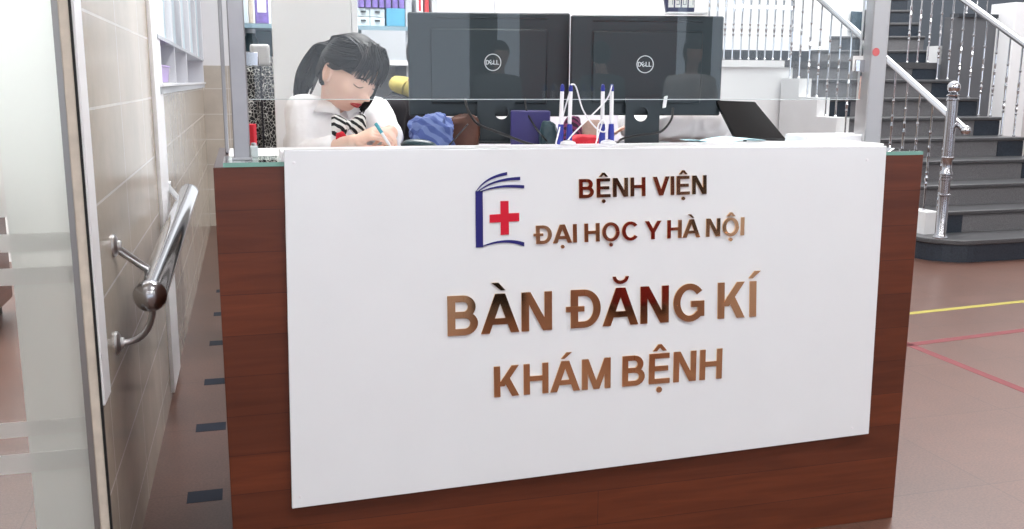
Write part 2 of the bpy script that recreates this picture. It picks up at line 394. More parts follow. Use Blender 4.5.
# steel handrail
hr = thing('handrail', tuple(wp(wl(W(150, 300)), .6, .09)), 'short stainless steel wall handrail with domed end and angled brackets', 'handrail')
E1 = W(150, 296, .085); E2 = W(189, 193, .085)
dd = (E2 - E1).normalized(); rr = .041
MB().tube([E1, E2], rr, 24).build('rail', chrome, hr, smooth=True)
MB().lathe([(rr + .001, .012), (rr + .0015, 0), (rr * .93, -.012), (rr * .72, -.022), (rr * .4, -.029), (.001, -.031)], E1, 24, dd).build('end_cap', steel, hr, smooth=True)
MB().lathe([(rr + .001, -.01), (rr + .0015, 0), (rr * .8, .015), (.001, .022)], E2, 24, dd).build('end_cap', chrome, hr, smooth=True)
def bracket(fp, target, curve=False):
    base = W(*fp)
    if curve:
        mid = base + WN * .075 - Vector((0, 0, .008)); pts = []
        c2 = Vector((target.x, target.y, mid.z + .02))
        for i in range(13):
            t = i / 12; pts.append((1 - t) ** 3 * base + 3 * (1 - t) ** 2 * t * mid + 3 * (1 - t) * t * t * c2 + t ** 3 * target)
        b = MB().tube(pts, .0085, 12)
    else:
        b = MB().tube([base, target], .011, 12)
    bo = b.build('bracket', soft_steel, hr, smooth=True)
    MB().lathe([(.03, 0), (.03, .005), (.024, .010), (.014, .013), (.0135, .02), (.001, .02)], base, 20, WN).build('flange', soft_steel, bo, smooth=True)
def on_rail(px, py):
    P = W(px, py, .085); t = (P - E1).dot(dd); return E1 + dd * t
bracket((113, 246), on_rail(157, 268))
bracket((166, 184), on_rail(184, 203))
bracket((116, 343), on_rail(153, 296), True)

# ------------------------------------------------------------------ reception desk
YF = 2.2725; XL, XR = -.067, 1.850; HT = 1.10; DEP = .68
dk = thing('reception_desk', ((XL + XR) / 2, YF + DEP / 2, 0), 'long red brown wooden reception counter with glass ledge', 'counter')
MB().box(XL, XR, YF, YF + .03, 0, HT).build('front_panel', wood_m, dk, bevel=.002)
MB().box(XL, XL + .03, YF + .03, YF + DEP, 0, HT).build('side_panel', wood_m, dk, bevel=.002)
MB().box(XR - .03, XR, YF + .03, YF + DEP, 0, HT).build('side_panel', wood_m, dk, bevel=.002)
MB().box(XL + .03, XR - .03, YF + .03, YF + DEP, HT - .03, HT - .002).build('work_top', white_paint, dk)
MB().box(XL + .03, XR - .03, YF + .28, YF + .3, 0, HT - .03).build('inner_panel', wood_m, dk)
# glass ledge
lg = tag(MB().box(XL + .022, XR - .003, YF + .002, YF + .2, HT, HT + .01).build('glass_ledge', ledge_glass, dk), 'clear glass ledge with green edge')
MB().box(XL + .022, XR - .003, YF - .001, YF + .002, HT, HT + .010).build('glass_edge', edge_m, lg)
ZP = 1.1335
wl0 = at_z(281, 151, ZP).x
MB().box(.085, 1.716, YF - .001, YF + .15, HT + .0105, ZP).build('white_riser', white_paint, dk, bevel=.002)

# sign panel
SY0 = YF - .0175; SY1 = YF - .0015
sg = thing('sign_board', (.9, SY0, .26), 'large white sign board with mirror lettering mounted on the counter front', 'sign')
P4 = [at_Y(284, 150, SY0), at_Y(887, 146, SY0), at_Y(869, 434, SY0), at_Y(292, 509, SY0)]
MB().prism([P4[0], P4[3], P4[2], P4[1]], (0, SY1 - SY0, 0)).build('board', white_acrylic, sg, bevel=.002)
for px, py in ((294, 163), (867, 160), (300, 497), (852, 428)):
    MB().lathe([(.004, 0), (.004, .001), (.001, .0018)], at_Y(px, py, SY0), 10, (0, -1, 0)).build('screw', white_pl, sg)

# glyphs, cap height 1
T = .195; TH = .165
def arc(cx, cy, rx, ry, a0, a1, tx=T, ty=TH, n=18):
    pts = []; inn = []
    for i in range(n + 1):
        a = radians(a0 + (a1 - a0) * i / n)
        pts.append((cx + rx * cos(a), cy + ry * sin(a))); inn.append((cx + (rx - tx) * cos(a), cy + (ry - ty) * sin(a)))
    return [[pts[i], pts[i + 1], inn[i + 1], inn[i]] for i in range(n)]
def R4(x0, y0, x1, y1): return [[(x0, y0), (x1, y0), (x1, y1), (x0, y1)]]
def Dg(x0, y0, x1, y1, t=T * 1.12): return [[(x0, y0), (x0 + t, y0), (x1 + t, y1), (x1, y1)]]
def gB():
    return R4(0, 0, T, 1) + R4(T, 0, .42, TH) + R4(T, .43, .42, .43 + TH) + R4(T, 1 - TH, .42, 1) + arc(.42, .297, .34, .297, -90, 90) + arc(.40, .715, .30, .285, -90, 90)
G = {
 'B': (gB, .78), 'E': (lambda: R4(0, 0, T, 1) + R4(T, 0, .72, TH) + R4(T, .42, .66, .42 + TH) + R4(T, 1 - TH, .70, 1), .72),
 'N': (lambda: R4(0, 0, T, 1) + R4(.60, 0, .60 + T, 1) + Dg(.56, 0, .02, 1, T * 1.1), .795),
 'H': (lambda: R4(0, 0, T, 1) + R4(.60, 0, .60 + T, 1) + R4(T, .43, .60, .43 + TH), .795),
 'V': (lambda: Dg(.335, 0, 0, 1) + Dg(.335, 0, .68, 1), .9), 'I': (lambda: R4(0, 0, T, 1), T),
 'D': (lambda: R4(0, 0, T, 1) + R4(T, 0, .38, TH) + R4(T, 1 - TH, .38, 1) + arc(.36, .5, .44, .5, -90, 90), .8),
 'A': (lambda: Dg(0, 0, .36, 1) + Dg(.76, 0, .40, 1) + R4(.22, .22, .78, .22 + TH * .95), .98),
 'O': (lambda: arc(.46, .5, .46, .52, 0, 360, n=36), .92),
 'C': (lambda: arc(.46, .5, .46, .52, 38, 322, n=30), .84),
 'G': (lambda: arc(.46, .5, .46, .52, 38, 318, n=30) + R4(.50, .38, .88, .38 + TH) + R4(.88 - T, .12, .88, .40), .88),
 'Y': (lambda: R4(.34, 0, .34 + T, .45) + Dg(.33, .38, 0, 1) + Dg(.33, .38, .67, 1), .89),
 'K': (lambda: R4(0, 0, T, 1) + Dg(.56, 0, .26, .60, T * 1.2) + Dg(.10, .34, .56, 1, T * 1.15), .81),
 'M': (lambda: R4(0, 0, T, 1) + R4(.76, 0, .76 + T, 1) + Dg(.385, 0, .02, 1, T) + Dg(.385, 0, .745, 1, T), .955),
 'L': (lambda: R4(0, 0, T, 1) + R4(T, 0, .65, TH), .65),
}
def circ(cx): return [[(cx - .24, 1.08), (cx - .10, 1.08), (cx + .02, 1.22), (cx - .06, 1.30)], [(cx + .24, 1.08), (cx + .10, 1.08), (cx - .02, 1.22), (cx + .06, 1.30)], [(cx - .06, 1.30), (cx + .06, 1.30), (cx, 1.17)]]
def dot(cx): return [[(cx + .10 * cos(a), -.20 + .10 * sin(a)) for a in [i * pi / 6 for i in range(12)]]]
def grave(cx): return [[(cx + .02, 1.08), (cx + .14, 1.08), (cx - .04, 1.28), (cx - .22, 1.28)]]
def acute(cx): return [[(cx - .02, 1.08), (cx - .14, 1.08), (cx + .04, 1.28), (cx + .22, 1.28)]]
def breve(cx): return arc(cx, 1.30, .22, .20, 180, 360, .09, .09, 12)
def dbar(_): return R4(-.13, .43, .36, .43 + TH * .85)
COMP = {'Ệ': ('E', (circ, dot)), 'Đ': ('D', (dbar,)), 'Ạ': ('A', (dot,)), 'Ọ': ('O', (dot,)), 'À': ('A', (grave,)), 'Ộ': ('O', (circ, dot)), 'Ă': ('A', (breve,)), 'Í': ('I', (acute,)), 'Á': ('A', (acute,))}
def text_polys(s, gap=.13, space=.40):
    x = 0; out = []
    for i, ch in enumerate(s):
        if ch == ' ': x += space - gap; continue
        base, acc = COMP.get(ch, (ch, ()))
        if ch == 'Đ': x += .1
        fn, w = G[base]; g = fn(); out_ch = list(g)
        for a in acc: out_ch += a(w / 2)
        k = gap
        nx = s[i + 1] if i + 1 < len(s) else ''
        if (base in 'AVY') : k = gap * .45
        if nx and COMP.get(nx, (nx,))[0] in 'AVY': k = min(k, gap * .45)
        out.append([[(px + x, py) for px, py in poly] for poly in out_ch])
        x += w + k
    mx = max(p[0] for g in out for poly in g for p in poly)
    return out, mx
def line(s, bl, br, tl, tr, label):
    polys, wd = text_polys(s)
    Pbl, Pbr, Ptl, Ptr = [at_Y(*q_, SY0) for q_ in (bl, br, tl, tr)]
    th = .0035
    for g in polys:
        lo = MB()
        for gi, poly in enumerate(g):
            pts = []
            for (x, y) in poly:
                u = x / wd; p = Pbl.lerp(Pbr, u); t = Ptl.lerp(Ptr, u); q_ = p + (t - p) * y; q_.y = SY0 - .0004; pts.append(q_)
            lo.prism(pts, (0, -th - gi * .00006, 0))
        lo.build('letter', letter_m, sg)['label'] = label
line('BỆNH VIỆN', (578.7, 198), (706, 193.7), (578.5, 179), (706, 175), 'small bronze mirror letter of the topmost line')
line('ĐẠI HỌC Y HÀ NỘI', (534, 244), (743.5, 235), (533.5, 225.5), (744, 217), 'small bronze mirror letter of the second line')
line('BÀN ĐĂNG KÍ', (447.5, 336), (759.5, 316), (447, 296), (760, 280.5), 'large bronze mirror letter of the third line')
line('KHÁM BỆNH', (494, 397), (721, 378), (493.5, 366.5), (722, 348), 'medium bronze mirror letter of the lowest line')
# emblem
def pl(px, py, y=SY0 - .0004):
    p = at_Y(px, py, SY0); p.y = y; return p
em = MB(); em.prism([pl(475.3, 191), pl(482.5, 191), pl(483, 247), pl(475.8, 247.5)], (0, -.002, 0))
def ribbon(pts, ws):
    for i in range(len(pts) - 1):
        (x0, y0), (x1, y1) = pts[i], pts[i + 1]; w0, w1 = ws[i] / 2, ws[i + 1] / 2
        em.prism([pl(x0, y0 - w0), pl(x1, y1 - w1), pl(x1, y1 + w1), pl(x0, y0 + w0)], (0, -.002, 0))
def curve3(a, c, b, n=12): return [((1 - t) ** 2 * a[0] + 2 * (1 - t) * t * c[0] + t * t * b[0], (1 - t) ** 2 * a[1] + 2 * (1 - t) * t * c[1] + t * t * b[1]) for t in [i / n for i in range(n + 1)]]
for a, c, b in (((476, 191.5), (485, 177), (507, 173.5)), ((478, 191.5), (492, 179), (520, 178.3)), ((480, 192), (498, 184), (524, 186.8))):
    ribbon(curve3(a, c, b), [1 + 2.2 * i / 12 for i in range(13)])
ribbon(curve3((483, 246), (505, 237.5), (524, 244.2)), [1 + 3.0 * i / 12 for i in range(13)])
em.build('book_emblem', navy, sg)
MB().prism([pl(*p) for p in ((500.3, 201), (508.3, 200.8), (508.5, 213.2), (519, 212.8), (519, 221), (508.6, 221.6), (508.8, 234.4), (500.6, 234.8), (500.5, 222.2), (489.6, 222.6), (489.5, 214.6), (500.4, 214))], (0, -.0022, 0)).build('red_cross', red, sg)

# posts and glass screen on the counter
def post(name, px0, px1, Y, z0, label, m=steel, side=None, z1=2.35):
    x0 = at_Y(px0, 100, Y).x; x1 = at_Y(px1, 100, Y).x; w = x1 - x0
    t = thing(name, ((x0 + x1) / 2, Y + w / 2, z0), label, 'post')
    MB().box(x0, x1, Y, Y + (side or w), z0, z1).build('tube', m, t, bevel=.003)
    MB().box(x0 - .004, x1 + .004, Y - .004, Y + (side or w) + .004, z0, z0 + .006).build('foot_plate', m, t, bevel=.001)
    return x0, x1
ZG = HT + .0102
lx0, lx1 = post('glass_post', 231, 248, YF + .07, ZG, 'square stainless steel post at the left end of the counter', dull_steel)
rx0, rx1 = post('glass_post', 867.5, 884, YF + .155, HT + .0005, 'square stainless steel post at the right end of the counter', soft_steel)
MB_ = MB()
tag(MB().box(at_Y(222.5, 100, YF + .45).x, at_Y(226.5, 100, YF + .45).x, YF + .45, YF + .47, HT + .0005, 2.3).build('slim_post', dull_steel, bevel=.002), 'thin steel post behind the left counter post', 'post')
disc_pt = at_Y(876, 52, YF + .154); tag(MB().lathe([(.012, 0), (.012, .0006), (.001, .0008)], disc_pt, 20, (0, -1, 0)).build('rose_disc', rose_m), 'small rose red sticker on the right steel post', 'disc')  # flat rose red disc on the post front
gs = thing('glass_screen', ((lx1 + rx0) / 2, YF + .19, 1.2), 'clear glass screen hung above the counter between the steel posts', 'screen')
zg0 = at_Y(480, 99, YF + .19).z
MB().box(lx1 + .003, rx0 - .003, YF + .187, YF + .195, zg0, 2.3).build('glass_pane', pane_m, gs)
MB().box(lx1 + .003, rx0 - .003, YF + .1865, YF + .1955, zg0 - .0018, zg0).build('pane_edge', edge_white, gs)
for zz in (1.33, 1.9):
    MB().box(lx1 - .001, lx1 + .03, YF + .18, YF + .202, zz, zz + .035).build('clamp', chrome, gs, bevel=.002)
    MB().box(rx0 - .03, rx0 + .001, YF + .18, YF + .202, zz, zz + .035).build('clamp', chrome, gs, bevel=.002)
n0 = at_Y(852, 71, YF + .186); n1 = at_Y(865, 56, YF + .186)
tag(MB().box(n0.x, n1.x - .006, YF + .1852, YF + .1864, n0.z, n1.z).build('paper_note', paper_m), 'small blank white note on the glass beside the right steel post', 'note')
cl = thing('glass_clamp', tuple(at_z(254, 158, ZG)), 'small clear clamp block standing beside the left steel post', 'clamp')
c_ = at_z(254, 158, ZG)
MB().box(c_.x - .008, c_.x + .010, c_.y - .01, c_.y + .02, ZG, ZG + .03).build('block', edge_white, cl, bevel=.003)
MB().lathe([(.007, 0), (.007, .006), (.001, .007)], (c_.x + .001, c_.y + .005, ZG + .0302), 12).build('cap', chrome, cl)

# ------------------------------------------------------------------ things on the work top
ZW = HT - .0018
def monitor(pxl, pxr, py0, py1, D, yaw, label, npx, hole, nlabel):
    c = at_D((pxl + pxr) / 2, py0, D); w = (pxr - pxl) * D / F
    zt_ = c.z; zbm = at_D((pxl + pxr) / 2, py1, D).z
    dx = Vector((cos(yaw), sin(yaw), 0)); dy = Vector((-sin(yaw), cos(yaw), 0))
    t = thing('computer_monitor', (c.x, c.y, ZW), label, 'monitor', 'monitors on the counter')
    mid = Vector((c.x, c.y, (zt_ + zbm) / 2)); hz = (zt_ - zbm) / 2
    MB().obox(mid + dy * .012, dx * w / 2, dy * .012, Vector((0, 0, hz))).build('housing', black_pl, t, bevel=.006)
    MB().obox(mid + dy * .0255, dx * (w / 2 - .012), dy * .001, Vector((0, 0, hz - .012))).build('screen', black_gl, t)
    MB().obox(mid - dy * .004 + Vector((0, 0, -.005)), dx * w * .36, dy * .006, Vector((0, 0, hz * .72))).build('back_cover', black_pl, t, bevel=.005)
    MB().obox(mid + Vector((0, 0, hz - .018)) - dy * .0005, dx * w * .36, dy * .001, Vector((0, 0, .0018))).build('vent', black_gl, t)
    # logo
    lc = at_D(npx[0], npx[1], D - .03); lc = Vector((lc.x, lc.y, lc.z)); off = -dy * .0105
    base = mid + dx * ((lc - mid).dot(dx)) + Vector((0, 0, lc.z - mid.z)) + off
    lo = MB(); r = .0275
    for i in range(32):
        a0, a1 = 2 * pi * i / 32, 2 * pi * (i + 1) / 32
        lo.prism([base + dx * (rr_ * cos(a)) + Vector((0, 0, rr_ * sin(a))) for rr_, a in ((r, a0), (r, a1), (r - .0028, a1), (r - .0028, a0))], -dy * .0008)
    word = [('D', -.0225, 0), ('E', -.0105, 1), ('L', .002, 0), ('L', .0118, 0)]
    for ch, ox, tilt in word:
        for poly in G[ch][0]():
            pts = []
            for (x, y) in poly:
                X = (x - .35) * .0138; Z = (y - .5) * .0145
                if tilt: X, Z = X * cos(.6) - Z * sin(.6), X * sin(.6) + Z * cos(.6)
                pts.append(base + dx * (X + ox + .0045) + Vector((0, 0, Z)))
            lo.prism(pts, -dy * .0008)
    lo.build('logo', logo_m, t)
    # neck with hole
    x0, x1 = hole['x']; nb = Vector((0, 0, 0))
    def U(px): q_ = at_D(px, 120, D - .04); return (q_ - mid).dot(dx)
    u0, u1 = U(x0), U(x1); zc = at_D(npx[0], hole['y'], D - .04).z; uc = U(hole['cx']); rh = .0225
    zn1 = zbm + .055; zn0 = ZW + .008; fr = -dy * .034
    nk = MB(); n = 32; outer = []; inner = []
    for i in range(n):
        a = 2 * pi * (i + .5) / n; ca, sa_ = cos(a), sin(a)
        k = 1e9
        if ca > 1e-6: k = min(k, (u1 - uc) / ca)
        if ca < -1e-6: k = min(k, (u0 - uc) / ca)
        if sa_ > 1e-6: k = min(k, (zn1 - zc) / sa_)
        if sa_ < -1e-6: k = min(k, (zn0 - zc) / sa_)
        outer.append((uc + ca * k, zc + sa_ * k)); inner.append((uc + rh * ca, zc + rh * sa_))
    def P_(uv, k=0): return mid * 1 + dx * uv[0] + Vector((0, 0, uv[1] - mid.z)) + fr + dy * k
    for i in range(n):
        j = (i + 1) % n
        nk.prism([P_(outer[i]), P_(outer[j]), P_(inner[j]), P_(inner[i])], dy * .016)
        # corners
        if abs(outer[i][0] - outer[j][0]) > 1e-5 and abs(outer[i][1] - outer[j][1]) > 1e-5:
            cxn = u1 if max(outer[i][0], outer[j][0]) >= u1 - 1e-6 else u0; czn = zn1 if max(outer[i][1], outer[j][1]) >= zn1 - 1e-6 else zn0
            nk.prism([P_(outer[i]), P_((cxn, czn)), P_(outer[j])], dy * .016)
    nk.build('stand_neck', black_pl, t)
    MB().obox(mid + dx * (u0 + u1) / 2 + Vector((0, 0, zn1 - .02 - mid.z)) - dy * .012, dx * .03, dy * .012, Vector((0, 0, .018))).build('mount', black_pl, t)
    MB().obox(mid + dx * (u0 + u1) / 2 + Vector((0, 0, ZW + .004 - mid.z)) + dy * .03, dx * .11, dy * .085, Vector((0, 0, .004))).build('base', black_pl, t, bevel=.003)
    return t, mid, dx, dy, zbm
camyaw = -YAW
m1 = monitor(407.5, 570.5, 12.5, 117, 3.06, camyaw + .03, 'left of the two black computer monitors, seen from behind', (493, 62), dict(x=(477, 516), y=113, cx=502), '')
m2 = monitor(571, 725.5, 15.5, 116, 2.97, camyaw + .05, 'right of the two black computer monitors, seen from behind', (648, 64), dict(x=(629, 664), y=115, cx=645), '')
def cable(name, pts, r, m, label, parent=None, cat='cable'):
    P = [Vector(p) for p in pts]; out = []
    for i in range(len(P) - 1):
        p0 = P[max(i - 1, 0)]; p1 = P[i]; p2 = P[i + 1]; p3 = P[min(i + 2, len(P) - 1)]
        for k in range(8):
            t = k / 8; out.append(.5 * ((2 * p1) + (p2 - p0) * t + (2 * p0 - 5 * p1 + 4 * p2 - p3) * t * t + (3 * p1 - p0 - 3 * p2 + p3) * t ** 3))
    out.append(P[-1])
    o = MB().tube(out, r, 8).build(name, m, parent, smooth=True)
    return o if parent else tag(o, label, cat)
cable('monitor_cable', [at_D(465, 98, 2.99), at_D(468, 110, 2.96), at_D(478, 124, 2.93), at_D(500, 133, 2.9), at_D(530, 144, 2.88), at_z(548, 146, ZW + .006)], .0042, cable_m, 'thick black cable sagging past the left monitor stand')
cable('monitor_cable', [at_D(525, 98, 3.0), at_D(527, 112, 2.97), at_D(536, 128, 2.94), at_D(545, 139, 2.9), at_z(552, 145, ZW + .006)], .0032, cable_m, 'thin black cable hanging under the right half of the left monitor')
cable('monitor_cable', [at_D(673, 108, 2.93), at_D(671, 120, 2.9), at_D(660, 132, 2.86), at_D(640, 135, 2.84), at_D(622, 139, 2.84), at_z(616, 145.5, ZW + .006)], .0036, cable_m, 'black cable looping behind the right monitor stand')
plg = at_D(665, 102, 2.90)
MB().obox(plg, RT * .0055 + UP * .001, FW * .004, UP * .018 + RT * .003).build('plug', white_pl, m2[0], bevel=.002)

# flip calendar on the right monitor (on a small tray)
cc = at_D(680, 15, 3.0); ztm = at_D(680, 15.5, 3.0).z
cx_ = m2[2]; cy_ = m2[3]
tr = tag(MB().obox(at_D(686, 15, 2.985) + Vector((0, 0, .0045)), cx_ * .063, cy_ * .03, Vector((0, 0, .003))).build('small_tray', white_pl, bevel=.001), 'thin white tray lying on top of the right monitor', 'tray')
fcb = at_D(680, 12.7, 2.985)
fc = thing('flip_calendar', tuple(fcb), 'small dark blue flip calendar with white number cards on the monitor top', 'calendar')
poly = [(-.044, 0), (.043, 0), (.043, .075), (-.052, .075), (-.052, .04)]
MB().prism([fcb + cx_ * u_ + Vector((0, 0, v_)) - cy_ * .012 for u_, v_ in poly], cy_ * .024).build('frame', mat('slate_blue_plastic', (62, 70, 104), .4), fc, bevel=.002)
for i, ch in enumerate('7501'):
    u_ = -.042 + i * .0215 + .01
    cd = MB().obox(fcb + cx_ * u_ + Vector((0, 0, .034)) - cy_ * .0128, cx_ * .0085, cy_ * .0006, Vector((0, 0, .019))).build('number_card', paper_m, fc)
    segs = {'7': 'abc', '5': 'afgcd', '0': 'abcdef', '1': 'bc'}[ch]
    sgm = dict(a=(0, .03, .005, .0012), g=(0, .018, .005, .0012), d=(0, .006, .005, .0012), b=(.0045, .024, .0012, .007), c=(.0045, .012, .0012, .007), f=(-.0045, .024, .0012, .007), e=(-.0045, .012, .0012, .007))
    db = MB()
    for s_ in segs:
        a, b, w_, h_ = sgm[s_]; db.obox(fcb + cx_ * (u_ + a) + Vector((0, 0, .018 + b)) - cy_ * .0136, cx_ * w_, cy_ * .0002, Vector((0, 0, h_)))
    db.build('digit', mat('grey_print', (150, 158, 170), .6) if 'grey_print' not in MATS else MATS['grey_print'], cd)

# pens in desk holders
ZR = ZP + .0004
def pen_set(cx, label, pens, cords):
    base = at_z(cx, 146.5, ZR)
    base.y = YF + .10; base.x = at_Y(cx, 146, base.y).x; base.z = ZR
    t = thing('pen_holder', tuple(base), label, 'pen holder', 'desk pen holders')
    MB().lathe([(.019, 0), (.021, .003), (.019, .008), (.012, .011), (.001, .012)], base, 24).build('base', white_pl, t, smooth=True)
    MB().lathe([(.006, 0), (.005, .002), (.001, .0025)], base + Vector((0, -.002, .0112)), 12).build('button', grey_pl, t)
    for (px0, py0, px1, py1, plab) in pens:
        b = at_D(px0, py0, 2.62); tp = at_D(px1, py1, 2.60)
        b = at_Y(px0, py0, YF + .125); tp = at_Y(px1, py1, YF + .115)
        ax = (tp - b).normalized(); Ln = (tp - b).length
        b = b - ax * max(0, (b.z - ZR - .001) / ax.z) ; Ln = (tp - b).length
        MB().lathe([(.0085, 0), (.0085, .03), (.0068, .052), (.001, .0525)], b, 14, ax).build('socket', blue_pl, t, smooth=True)
        p = thing('desk_pen', tuple(b + ax * .05), plab, 'pen', 'white desk pens with blue ends')
        MB().lathe([(.0048, .053), (.0054, .06), (.0052, Ln - .02), (.0045, Ln - .019)], b, 14, ax).build('barrel', white_pl, p, smooth=True)
        MB().lathe([(.0052, Ln - .0188), (.0056, Ln - .012), (.004, Ln - .002), (.001, Ln)], b, 14, ax).build('cap', blue_pl, p, smooth=True)
    for c in cords: cable('cord', [at_Y(x, y, YF + .12 + k) for x, y, k in c], .0021, white_pl, '', t)
pen_set(568, 'left white pen holder with two blue sockets on the white ledge',
        [(560, 144, 562.5, 84, 'leftmost white desk pen in the left holder'), (569, 140, 571, 84, 'white desk pen at the right side of the left holder')],
        [[(571, 84.5, -.01), (576, 87, -.01), (583, 110, -.01), (595, 127, -.01), (604, 132, -.01), (606, 126, -.01), (603, 120, -.01), (598, 126, -.012), (597, 141, -.02)], [(570, 91, .0), (564, 112, .0), (558, 135, -.005), (556, 145, -.02), (561, 147.5, -.03)]])
pen_set(608, 'right white pen holder with two blue sockets on the white ledge',
        [(602, 142, 603, 84, 'white desk pen at the left side of the right holder'), (611, 140, 612, 84, 'rightmost white desk pen in the right holder')],
        [[(612, 85, -.01), (607, 99, -.01), (590, 117, -.01), (573, 134, -.01), (566, 143, -.02), (563, 147.5, -.035)], [(604, 118, -.004), (598, 136, -.006), (595, 147, -.03)]])

def blob(name, c, r, m, label, cat, seed=0, amp=.18, fr=9, B=None, flat=True):
    mb = MB(); mb.ball(c, r, 48, 30, B)
    C = Vector(c); Bm = B or Matrix.Identity(3); Bi = Bm.inverted()
    mb.v = []; mb.f = []; mb.ball((0, 0, 0), 1, 72, 44)
    for i, v in enumerate(mb.v):
        q_ = Vector([math.copysign(abs(t_) ** .62, t_) for t_ in v]); q_ = Vector((q_.x * r[0], q_.y * r[1], q_.z * r[2]))
        w_ = q_ * fr * 1.6; f1 = 1 - abs(noise.noise(w_ + Vector((seed, 3, 0)))) * 2; f2 = 1 - abs(noise.noise(w_ * 2.1 + Vector((0, seed, 5)))) * 2
        k = .86 + amp * (noise.noise(q_ * fr + Vector((seed, 0, 0))) + .7 * f1 + .35 * f2)
        mb.v[i] = C + Bm @ (q_ * k)
    zmin = ZW + .0005
    if flat:
        for i, v in enumerate(mb.v):
            if v.z < zmin: mb.v[i] = Vector((v.x, v.y, zmin))
    o = mb.build(name, m, smooth=True); return tag(o, label, cat)
def on_top(px, D, dz=0): p = at_D(px, 140, D); return Vector((p.x, p.y, ZW + dz))
CR = Matrix((RT, Vector((FW.x, FW.y, 0)).normalized(), Vector((0, 0, 1)))).transposed()
tag(blob('red_pouch', on_top(585, 2.74, .025), (.045, .03, .028), red_cloth, '', '', 1, .12, 20, CR), 'crumpled red pouch between the two pen holders', 'pouch')
tag(blob('folded_jacket', on_top(432, 2.94, .03), (.068, .05, .066), blue_cloth, '', '', 3, .25, 16, CR), 'crumpled blue jacket on the counter under the left monitor', 'jacket')
tag(blob('leather_bag', on_top(463, 3.0, .04), (.055, .03, .06), brown_m, '', '', 5, .12, 12, CR), 'dark brown leather bag behind the small keypad', 'bag')
tag(blob('dark_pouch', on_top(549, 2.93, .03), (.028, .03, .05), dark_teal, '', '', 6, .2, 16, CR), 'dark teal pouch left of the pen holders', 'pouch')
tag(blob('flowered_pouch', on_top(572, 2.86, .05), (.03, .02, .05), stripes('flowered_cloth', (120, 50, 90), (48, 26, 48), 30, 4), '', '', 7, .15, 18, CR), 'dark plum patterned pouch behind the left pen holder', 'pouch')
tag(blob('tan_pouch', on_top(592, 2.88, .04), (.035, .02, .05), mat('tan_cloth', (176, 150, 138), .8), '', '', 8, .12, 18, CR), 'tan cloth pouch behind the red pouch', 'pouch')
# violet box
b0_ = on_top(530, 3.02)
tag(MB().obox(b0_ + Vector((0, 0, .055)), CR @ Vector((.062, 0, 0)), CR @ Vector((0, .045, 0)), (0, 0, .0545)).build('document_box', purple_m, bevel=.004), 'violet document box standing behind the left monitor', 'box')
# black case at left
gc = thing('glasses_case', tuple(on_top(419, 2.70)), 'glossy black oval glasses case beside the hand', 'case')
cb_ = on_top(419, 2.70); mb = MB(); mb.ball(cb_ + Vector((0, 0, .018)), (.052, .026, .019), 32, 20, CR @ Matrix.Rotation(.06, 3, 'Y'))
mb.build('shell', dark_teal, gc, smooth=True)
mb = MB(); ring = [cb_ + Vector((0, 0, .018)) + (CR @ Matrix.Rotation(.06, 3, 'Y')) @ Vector((.0528 * cos(a), .0268 * sin(a), .002)) for a in [i * pi / 18 for i in range(37)]]
mb.tube(ring, .0012, 6); mb.build('seam', black_gl, gc)
# small keypad with leaning stylus
kb = on_top(464, 2.72)
kp = thing('small_keyboard', tuple(kb), 'small grey keyboard under the left monitor', 'keyboard')
kx = CR @ Vector((1, 0, 0)); ky = Vector((FW.x, FW.y, 0)).normalized()
MB().obox(kb + Vector((0, 0, .006)), kx * .055, ky * .05, (0, 0, .006)).build('body', grey_pl, kp, bevel=.002)
kk = MB()
for i in range(8):
    for j in range(5):
        kk.obox(kb + kx * (-.045 + i * .0128) + ky * (-.038 + j * .018) + Vector((0, 0, .014)), kx * .0052, ky * .007, (0, 0, .002))
tag(kk.build('keys', black_pl, kp), 'rows of dark keys')
for sgn in (0,):
    pass
st = thing('clip_board', tuple(on_top(452, 2.66)), 'thin black edged board leaning beside the small keyboard', 'board')
lb0 = at_z(447.5, 147, ZW + .002); lb1 = at_D(467, 125, 2.78)
dvec = (lb1 - lb0); wv = ky * .05
MB().prism([lb0, lb1, lb1 + wv, lb0 + wv], Vector((.0012, 0, .0012))).build('sheet', grey_pl, st)
MB().tube([lb0, lb1, lb1 + wv, lb0 + wv, lb0], .0022, 6).build('rim', cable_m, st)

# laptop lid tilted at right
L0 = at_D(716, 100, 2.88); L1 = at_D(755, 101, 2.98)
q0 = at_z(735, 138, ZW + .012); q1 = at_z(786, 138.5, ZW + .012)
D0 = (q0 - O).dot(FW); D1 = (q1 - O).dot(FW)
D0, D1 = min(D0, 2.95), min(D1, 2.98)
q0 = at_D(735, 137, D0); q1 = at_D(786, 139, D1)
L0 = at_D(716, 100, D0 + .08); L1 = at_D(755, 101.5, D1 + .1)
lp = thing('tilted_screen', tuple((q0 + q1) / 2), 'black flat screen leaning back on the counter right of the monitors', 'screen')
nrm = (q1 - q0).cross(L0 - q0).normalized()
MB().prism([q0, q1, L1, L0], nrm * -.012).build('panel', black_gl, lp, bevel=.002)
ce = (q0 + q1 + L0 + L1) / 4
MB().obox(ce + (q0 - L0) * .12 + nrm * .0008, (q1 - q0).normalized() * .036, (q0 - L0).normalized() * .0015, nrm * .0006).build('label_strip', grey_pl, lp)
MB().tube([(q0 * .5 + q1 * .5) - nrm * .013 + (L0 - q0) * .5, Vector((((q0 + q1) / 2).x - .0, ((q0 + q1) / 2).y + .1, ZW + .004))], .006, 8).build('rear_leg', black_pl, lp)
